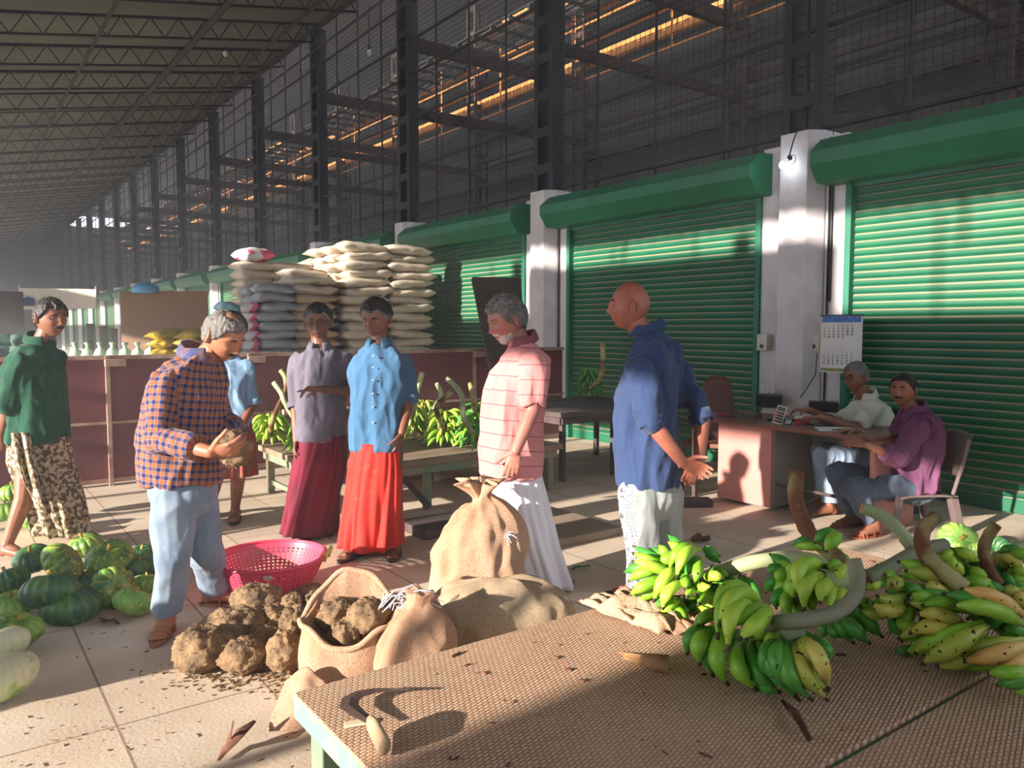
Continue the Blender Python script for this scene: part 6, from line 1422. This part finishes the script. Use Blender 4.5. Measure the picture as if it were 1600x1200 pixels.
def blob_sack(name, label, c, rings_, m, seed, amp=.03, fsc=5, e=.85, tie=False):
    c = V(c); n = 96; R_ = []
    rz_ = V(rings_); zz_ = np.linspace(0, len(rz_)-1, len(rz_)*3-2); rings_ = [[float(np.interp(q, range(len(rz_)), rz_[:, c_])) for c_ in range(5)] for q in zz_]
    for (z_, ox, of, rx, rf) in rings_:
        row = []
        for j in range(n):
            a = 2*PI*j/n; d = V((math.cos(a), math.sin(a), 0)); w_ = 1+amp*4*noise.noise(Vector((d[0]*1.3+seed, d[1]*1.3, z_*fsc)))+amp*2*noise.noise(Vector((d[0]*3.5, d[1]*3.5+seed, z_*fsc*2)))
            row.append(c+l_*(ox+rx*w_*math.copysign(abs(d[0])**e, d[0]))+f_*(of+rf*w_*math.copysign(abs(d[1])**e, d[1]))+up*(max(.002, z_+amp*.7*noise.noise(Vector((d[0]*2, d[1]*2+seed, z_*4)))*(z_ > .05))))
        R_.append(row)
    mb = MB(); mb.loft(R_); o = mb.build(name, m, smooth=True, fn=lambda vs: V([p+unit(p-c-up*.15)*(.020*(1-2.4*abs(noise.noise(Vector((p[0]*7+seed, p[1]*7, p[2]*5)))))+.010*(1-2.4*abs(noise.noise(Vector((p[0]*15+seed, p[1]*15, p[2]*11))))))*(1 if p[2] > .01 else 0) for p in vs])); subsurf(o); tag(o, label, 'sack'); return o
c2 = G(645, 1078); o = blob_sack('filled_jute_sack', 'lumpy filled jute sack with torn white strips, right of the open sack', c2, ((0, 0, 0, .13, .12), (.04, 0, 0, .155, .14), (.15, 0, 0, .165, .145), (.24, .01, -.01, .15, .13), (.30, .02, -.02, .11, .10), (.345, .03, -.03, .055, .05), (.38, .04, -.03, .06, .055), (.40, .045, -.03, .07, .06)), M_jute, 3)
rb = MB(); rnd = random.Random(5); M_strip = mat('plastic_strip', 'dcdce4', 'b8bccc', .4, 9)
q0 = c2+up*.33+l_*.0-f_*.02
for k in range(26):
    a = q0+l_*rnd.uniform(-.16, .05)+up*rnd.uniform(-.01, .05); b_ = a+l_*rnd.uniform(.0, .09)+up*rnd.uniform(.01, .06)+f_*rnd.uniform(-.03, .03); e_ = b_+l_*rnd.uniform(.0, .06)-up*rnd.uniform(.01, .06)
    rb.tube([a, (a+b_)/2+up*.02, b_, e_], [.0022]*4, 4)
rb.build('torn_strips', M_strip, o)
c3 = G(746, 962); o = blob_sack('standing_jute_sack', 'tall standing jute sack with a gathered top in front of the white wrap', c3, ((0, 0, 0, .20, .17), (.04, 0, 0, .235, .20), (.16, -.01, 0, .245, .21), (.24, 0, 0, .225, .20), (.34, .02, 0, .232, .20), (.44, .03, 0, .205, .18), (.52, .035, 0, .16, .14), (.58, .035, -.02, .10, .09), (.61, .03, -.03, .05, .05), (.63, .02, -.03, .035, .035)), M_jute2, 9, amp=.035, fsc=4); SS = o
rb = MB()
for k in range(14):
    a = c3+l_*.15+f_*.14+up*(.46); b_ = a+l_*rnd.uniform(-.02, .06)+up*rnd.uniform(-.05, .05)+f_*rnd.uniform(0, .04); rb.tube([a, (a+b_)/2+up*.01, b_], [.0018]*3, 4)
rb.build('loose_threads', M_strip, o)
mb = MB(); rings = []
for i, (z_, r_, am) in enumerate(((.60, .052, .0), (.625, .040, .25), (.65, .05, .35), (.685, .08, .42), (.71, .10, .5), (.705, .09, .5), (.675, .05, .3), (.65, .02, .1))):
    rings.append([c3+l_*(.025-.02*i/4+r_*(1+am*math.sin(a*7+i*.4+math.sin(a*3)))*math.cos(a))+f_*(-.03+.8*r_*(1+am*math.sin(a*7+i*.4+math.sin(a*3)))*math.sin(a))+up*(z_+.025*am*math.sin(a*4+1)) for a in np.linspace(0, 2*PI, 97)[:-1]])
mb.loft(rings, cap=False); mb.build('gathered_mouth', M_jute2, o, smooth=True)
c4 = G(785, 1020); o = blob_sack('lying_jute_sack', 'long jute sack lying along the far edge of the table with faded green marks', c4, ((0, 0, 0, .26, .15), (.06, 0, 0, .30, .18), (.18, 0, 0, .31, .19), (.26, 0, 0, .29, .16), (.31, 0, -.01, .22, .10), (.33, 0, -.01, .08, .03)), M_juted, 14, amp=.03, e=.8); LS = o
mg_ = mat('faded_green_mark', '2f9a78', '8aa088', .9, 30)
# green printed marks ride on the sack surface
c5 = G(452, 1150); mb = MB(); rows = []
for i in range(9):
    u = i/8; rows.append([c5+l_*(-.08+.20*v)+f_*(.02-.25*u*(1-.3*v))+up*(.03+.16*u*(1-abs(v-.5))+.018*noise.noise(Vector((v*5, u*5, 2)))) for v in np.linspace(0, 1, 12)])
mb.loft(rows, cap=False, closed=False); o = mb.build('spread_jute_cloth', M_jute2, smooth=True); solid(o, .006); subsurf(o); tag(o, 'pale jute cloth spread on the floor against the table leg', 'cloth')
# crumpled empty sack on the table
rows = []; a0, a1_, a2_, a3_ = G(903, 945, ZT), G(975, 932, ZT), G(1120, 985, ZT), G(1030, 998, ZT)
for i in range(42):
    u = i/41; row = []
    for j in range(30):
        v = j/29; p = (a0*(1-u)+a1_*u)*(1-v)+(a3_*(1-u)+a2_*u)*v
        h = .008+.05*max(0, noise.noise(Vector((u*3+v*1.2, v*5-u*2, 1))))+.03*(1-abs(noise.noise(Vector((u*4.5+2, v*3.2, 4))))*3)*.5+.006*noise.noise(Vector((u*15, v*14, 4))); e_ = min(u, 1-u, v, 1-v)*9
        p = p+V((.02*noise.noise(Vector((u*4, v*4, 7))), .02*noise.noise(Vector((u*4, v*4, 9))), 0)); row.append((p[0], p[1], ZT+.004+h*min(1, .25+e_)))
    rows.append(row)
mb = MB(); mb.loft(rows, cap=False, closed=False); o = mb.build('empty_jute_sack', M_jute2, smooth=True); solid(o, .004, 1); tag(o, 'crumpled empty jute sack on the table under the left banana bunch', 'sack')

# ---- basket
M_bask = mat('red_basket_plastic', 'e64f6c', 'd8435e', .35, 3); KBs = 4.42
cb = P(422, 868, KBs); zr = cb[2]; cb0 = V((cb[0], cb[1], 0)); Rr = 85/FPX*KBs
t = empty('plastic_basket', cb0); tag(t, 'large red perforated plastic basket beside the checked-shirt man', 'basket')
H_ = zr; n = 120; prof = []
for i in range(27):
    u = i/26; prof.append((Rr*(.50+.50*u**.62), H_*u))
tl = V((0, 0, 0)); pts = []
for r_, z_ in prof: pts.append([cb0+V((r_*math.cos(2*PI*j/n), r_*math.sin(2*PI*j/n), z_))-Fh*0 for j in range(n)])
fs = []; vs = [p for row in pts for p in row]
for i in range(26):
    for j in range(n):
        if 2 < i < 23 and i % 2 == 1 and j % 2 == 0: continue
        fs.append((i*n+j, i*n+(j+1) % n, (i+1)*n+(j+1) % n, (i+1)*n+j))
mb = MB(); mb.add(vs, fs); mb.add([pts[0][j] for j in range(n)], [tuple(range(n))[::-1]]); o = mb.build('bowl', M_bask, t, smooth=False); solid(o, .004, 0)
mb = MB(); mb.tube([cb0+V((Rr*1.01*math.cos(a), Rr*1.01*math.sin(a), zr)) for a in np.linspace(0, 2*PI, 97)], .010, 8); mb.build('rim', M_bask, t, smooth=True)
q = P(503, 866, KBs-.0); mb = MB(); d_ = unit(V((q[0], q[1], 0))-cb0); s_ = np.cross(d_, up); q = cb0+d_*Rr*1.03+up*zr
mb.tube([q-s_*.05-up*.02, q-s_*.045+d_*.02+up*.03, q+d_*.03+up*.05, q+s_*.045+d_*.02+up*.03, q+s_*.05-up*.02], .009, 8); mb.build('yellow_handle', mat('yellow_handle_plastic', 'd8c25a', None, .4), t, smooth=True)
d_ = unit(V(P(418, 890, KBs-.3))-cb0); d_[2] = 0; d_ = unit(d_); s_ = np.cross(d_, up); q = cb0+d_*(Rr*.985)+up*(zr-.035); mb = MB(); mb.obox(q, s_*.022, up*.013+d_*.003, d_*.002); mb.build('sticker', mat('sticker', 'd8b070', '6a8ac0', .5, 60), t)

# ---- sickle on the table
s0 = G(593, 1150, ZT); t = empty('sickle', s0); tag(t, 'sickle with curved dark blade and short wooden handle on the table', 'sickle')
bl = [(579, 1128), (556, 1112), (545, 1103), (548, 1092), (562, 1084), (585, 1079), (612, 1077.5), (641, 1078)]; wid = [.018, .030, .038, .038, .032, .024, .014, .001]
pts = [G(x, y, ZT+.02) for x, y in bl]; up_s = []; lo_s = []
for i, p in enumerate(pts):
    tg = unit(pts[min(i+1, 7)]-pts[max(i-1, 0)]); nn = unit(np.cross(tg, up)); up_s.append(p-nn*wid[i]*.5); lo_s.append(p+nn*wid[i]*.5)
mb = MB(); mb.loft([[a, b_, (a+b_)/2+up*.003] for a, b_ in zip(up_s, lo_s)]); mb.build('blade', mat('sickle_steel', '5a4a48', '77625c', .45, 12, metal=.5), t)
hp = [G(577, 1128, ZT+.03), G(586, 1140, ZT+.032), G(600, 1166, ZT+.024)]
mb = MB(); mb.tube([hp[0], (hp[0]*.7+hp[1]*.3), hp[1], hp[2], hp[2]+(hp[2]-hp[1])*.1], [.006, .009, .011, .013, .011], 14, rb=[.012, .018, .022, .020, .015]); mb.build('handle', mat('sickle_handle_wood', 'b09476', '94785c', .7, 8, stretch=(1, 1, 1)), t, smooth=True)
q = G(556, 1130, ZT+.006); mb = MB(); mb.obox(q, unit(vec(1, 0, -.35))*.022, unit(vec(.3, 0, 1))*.007, up*.003); o = mb.build('wood_chip', mat('pale_chip', 'd6c4a4', None, .9)); tag(o, 'pale wood chip under the sickle blade', 'chip')

# ---- husks, leaves and crumbs
M_husk = mat('dry_husk', 'b58a5c', '7c5a3c', .9, 14, bump=.002, bscale=40); M_leaf = mat('dry_leaf', '7a5040', '4f3428', .9, 12)
def strip_thing(name, label, cat, pts, w_, m, th=.002, group=None):
    pts = [V(p) for p in pts]; rows = []
    for i, p in enumerate(pts):
        tg = unit(pts[min(i+1, len(pts)-1)]-pts[max(i-1, 0)]); s_ = unit(np.cross(tg, up)); ww = w_*(math.sin(PI*(i+.35)/(len(pts)-.3))**.7); rows.append([p-s_*ww+up*.004*(i % 2), p-s_*ww*.3+up*.006, p+s_*ww*.4+up*.001, p+s_*ww+up*.006*((i+1) % 2)])
    mb = MB(); mb.loft(rows, cap=False, closed=False); o = mb.build(name, m, smooth=True); solid(o, th, 1); tag(o, label, cat, group); return o
q = G(1010, 1025, ZT); t = empty('stem_husk', q); tag(t, 'short cut piece of dry banana stem with a frayed tail on the table', 'stem piece')
mb = MB(); mb.tube([G(1003, 1030, ZT+.022), G(1024, 1035, ZT+.022), G(1044, 1038, ZT+.022)], [.013, .019, .020], 14); mb.m = [0]*len(mb.f); mb.m[-1] = 1; mb.build('stem_piece', [M_husk, mat('pale_pith', 'e0bc84', None, .9)], t, smooth=True)
mb = MB()
for k in range(6): mb.tube([G(1006, 1026+k*2, ZT+.02), G(985-k*2, 1022+k*1.2, ZT+.012), G(965+k*3, 1019+k*2.5, ZT+.006)], [.004, .003, .001], 5)
mb.build('frayed_tail', M_husk, t)
strip_thing('dry_leaf', 'curled brown dry leaf lying on the floor left of the table leg', 'leaf', [G(342, 1190, .01), G(352, 1172, .02), G(366, 1160, .05), G(378, 1143, .06), G(392, 1132, .05), G(398, 1128, .03)], .022, M_leaf)
strip_thing('dry_leaf', 'small upright shred of dry leaf beside the curled brown leaf', 'leaf', [G(352, 1180, .01), G(358, 1160, .04), G(362, 1142, .08), G(365, 1128, .11)], .010, M_leaf)
strip_thing('dry_leaf', 'dark twisted leaf shred on the table below the front banana bunch', 'leaf', [G(1222, 1098, ZT+.008), G(1238, 1112, ZT+.012), G(1250, 1132, ZT+.014), G(1266, 1160, ZT+.006)], .010, M_leaf)
strip_thing('dry_leaf', 'dark withered leaf scraps on the floor left of the light green pumpkin', 'leaf', [G(156, 966, .01), G(166, 972, .03), G(178, 969, .02), G(186, 976, .01)], .018, M_leaf)
strip_thing('green_leaf', 'small green leaf scrap on the floor right of the white wrap', 'leaf', [G(893, 891, .01), G(900, 886, .03), G(912, 886, .015), G(922, 884, .01)], .02, mat('green_leaf', '4f7a3a', '35582c', .7, 12))
q = G(1092, 848); mb = MB(); 
for k in range(7): mb.sph(q+V((random.uniform(-.05, .05), random.uniform(-.04, .04), .02+random.uniform(0, .02))), (.03, .02, .02), 10, 8)
m2, co, no = remesh(mb, .008, 1); bpy.data.meshes.remove(m2); o = mb.build('dark_clod', M_leaf, smooth=True, fn=rough_fn(.01, 20, 1)); tag(o, 'dark clod of plant waste on the floor behind the left banana bunch', 'clod')
rnd = random.Random(2); mb = MB()
for k in range(520):
    a = rnd.gauss(0, 1); px_ = 385+a*60+rnd.uniform(-30, 60); py_ = 1052+rnd.gauss(0, 14)+abs(a)*3; q = G(px_, py_); s_ = rnd.uniform(.0015, .0055); mb.obox(q+up*s_*.6, unit((rnd.gauss(0, 1), rnd.gauss(0, 1), 0))*s_*1.7, V((rnd.gauss(0, 1), rnd.gauss(0, 1), .2))*s_*.5, up*s_*.6)
for k in range(160): q = G(rnd.uniform(0, 480), rnd.uniform(985, 1200)); s_ = rnd.uniform(.001, .004); mb.obox(q+up*s_*.5, V((rnd.gauss(0, 1), rnd.gauss(0, 1), 0))*s_*1.6, V((rnd.gauss(0, 1), rnd.gauss(0, 1), 0))*s_*.5, up*s_*.5)
o = mb.build('soil_crumbs', M_root, origin=(0, 0, 0)); tag(o, 'crumbs of soil and chaff scattered on the floor before the yams', 'crumbs', kind='stuff')
mb = MB()
for k in range(150):
    x_, y_ = rnd.uniform(xa+.05, 2.6), rnd.uniform(yg+.04, ya-.03); s_ = rnd.choice((.0015, .002, .003, .006)); mb.obox((x_, y_, ZT+s_*.4), V((rnd.gauss(0, 1), rnd.gauss(0, 1), 0))*s_, V((rnd.gauss(0, 1), rnd.gauss(0, 1), 0))*s_*.5, up*s_*.4)
o = mb.build('chaff', M_leaf, origin=(0, 0, 0)); tag(o, 'dark chaff scattered over the matting of the large table', 'chaff', kind='stuff')
# ---- unseen jute sacks added beyond the left frame edge to shade the pumpkins
for i in range(3):
    for k in range(3):
        o = sack('woven_sack', M_jute, 'j', (-2.0+.12*k, 3.75+i*.52, .26*k), PI/2*0+.1*i, 'unseen jute sack %s of the %s pile added to shade the pumpkins' % (['at the bottom', 'in the middle', 'on top'][k], ['nearest', 'middle', 'farthest'][i]), None, L=.9, W=.5, H=.28)

# ---- bare bulbs on long wires under the roof
for px_, py_, k_, lb in ((577, 82, 15.5, 'bare bulb on a long wire before the third dark column'), (352, 84, 17, 'bare bulb on a long wire under the roof at the left')):
    c = P(px_, py_, k_); t = empty('hanging_bulb', c); tag(t, lb, 'bulb'); mb = MB(); mb.sph(c, (.05, .05, .065), 14, 10); mb.build('bulb', M_wht, t, smooth=True)
    mb = MB(); mb.tube([c+up*.05, (c[0], c[1], rz(c[0])-.2)], .012, 6); mb.tube([c+up*.05, c+up*.14], .03, 8); mb.build('wire', M_blk, t)
# ================================================================== haze added as a thin scattering volume
vm = bpy.data.materials.new('haze_volume'); vm.use_nodes = True; nt = vm.node_tree; nt.nodes.clear()
vo = _n(nt, 'ShaderNodeOutputMaterial'); vs_ = _n(nt, 'ShaderNodeVolumeScatter'); vs_.inputs['Density'].default_value = .008; vs_.inputs['Anisotropy'].default_value = .2; vs_.inputs['Color'].default_value = (.92, .95, 1, 1)
nt.links.new(vs_.outputs[0], vo.inputs['Volume'])
o = MB().box(-5.45, 16.4, 1.8, 65.5, .01, 9.6).build('haze_volume', vm); struct(o)
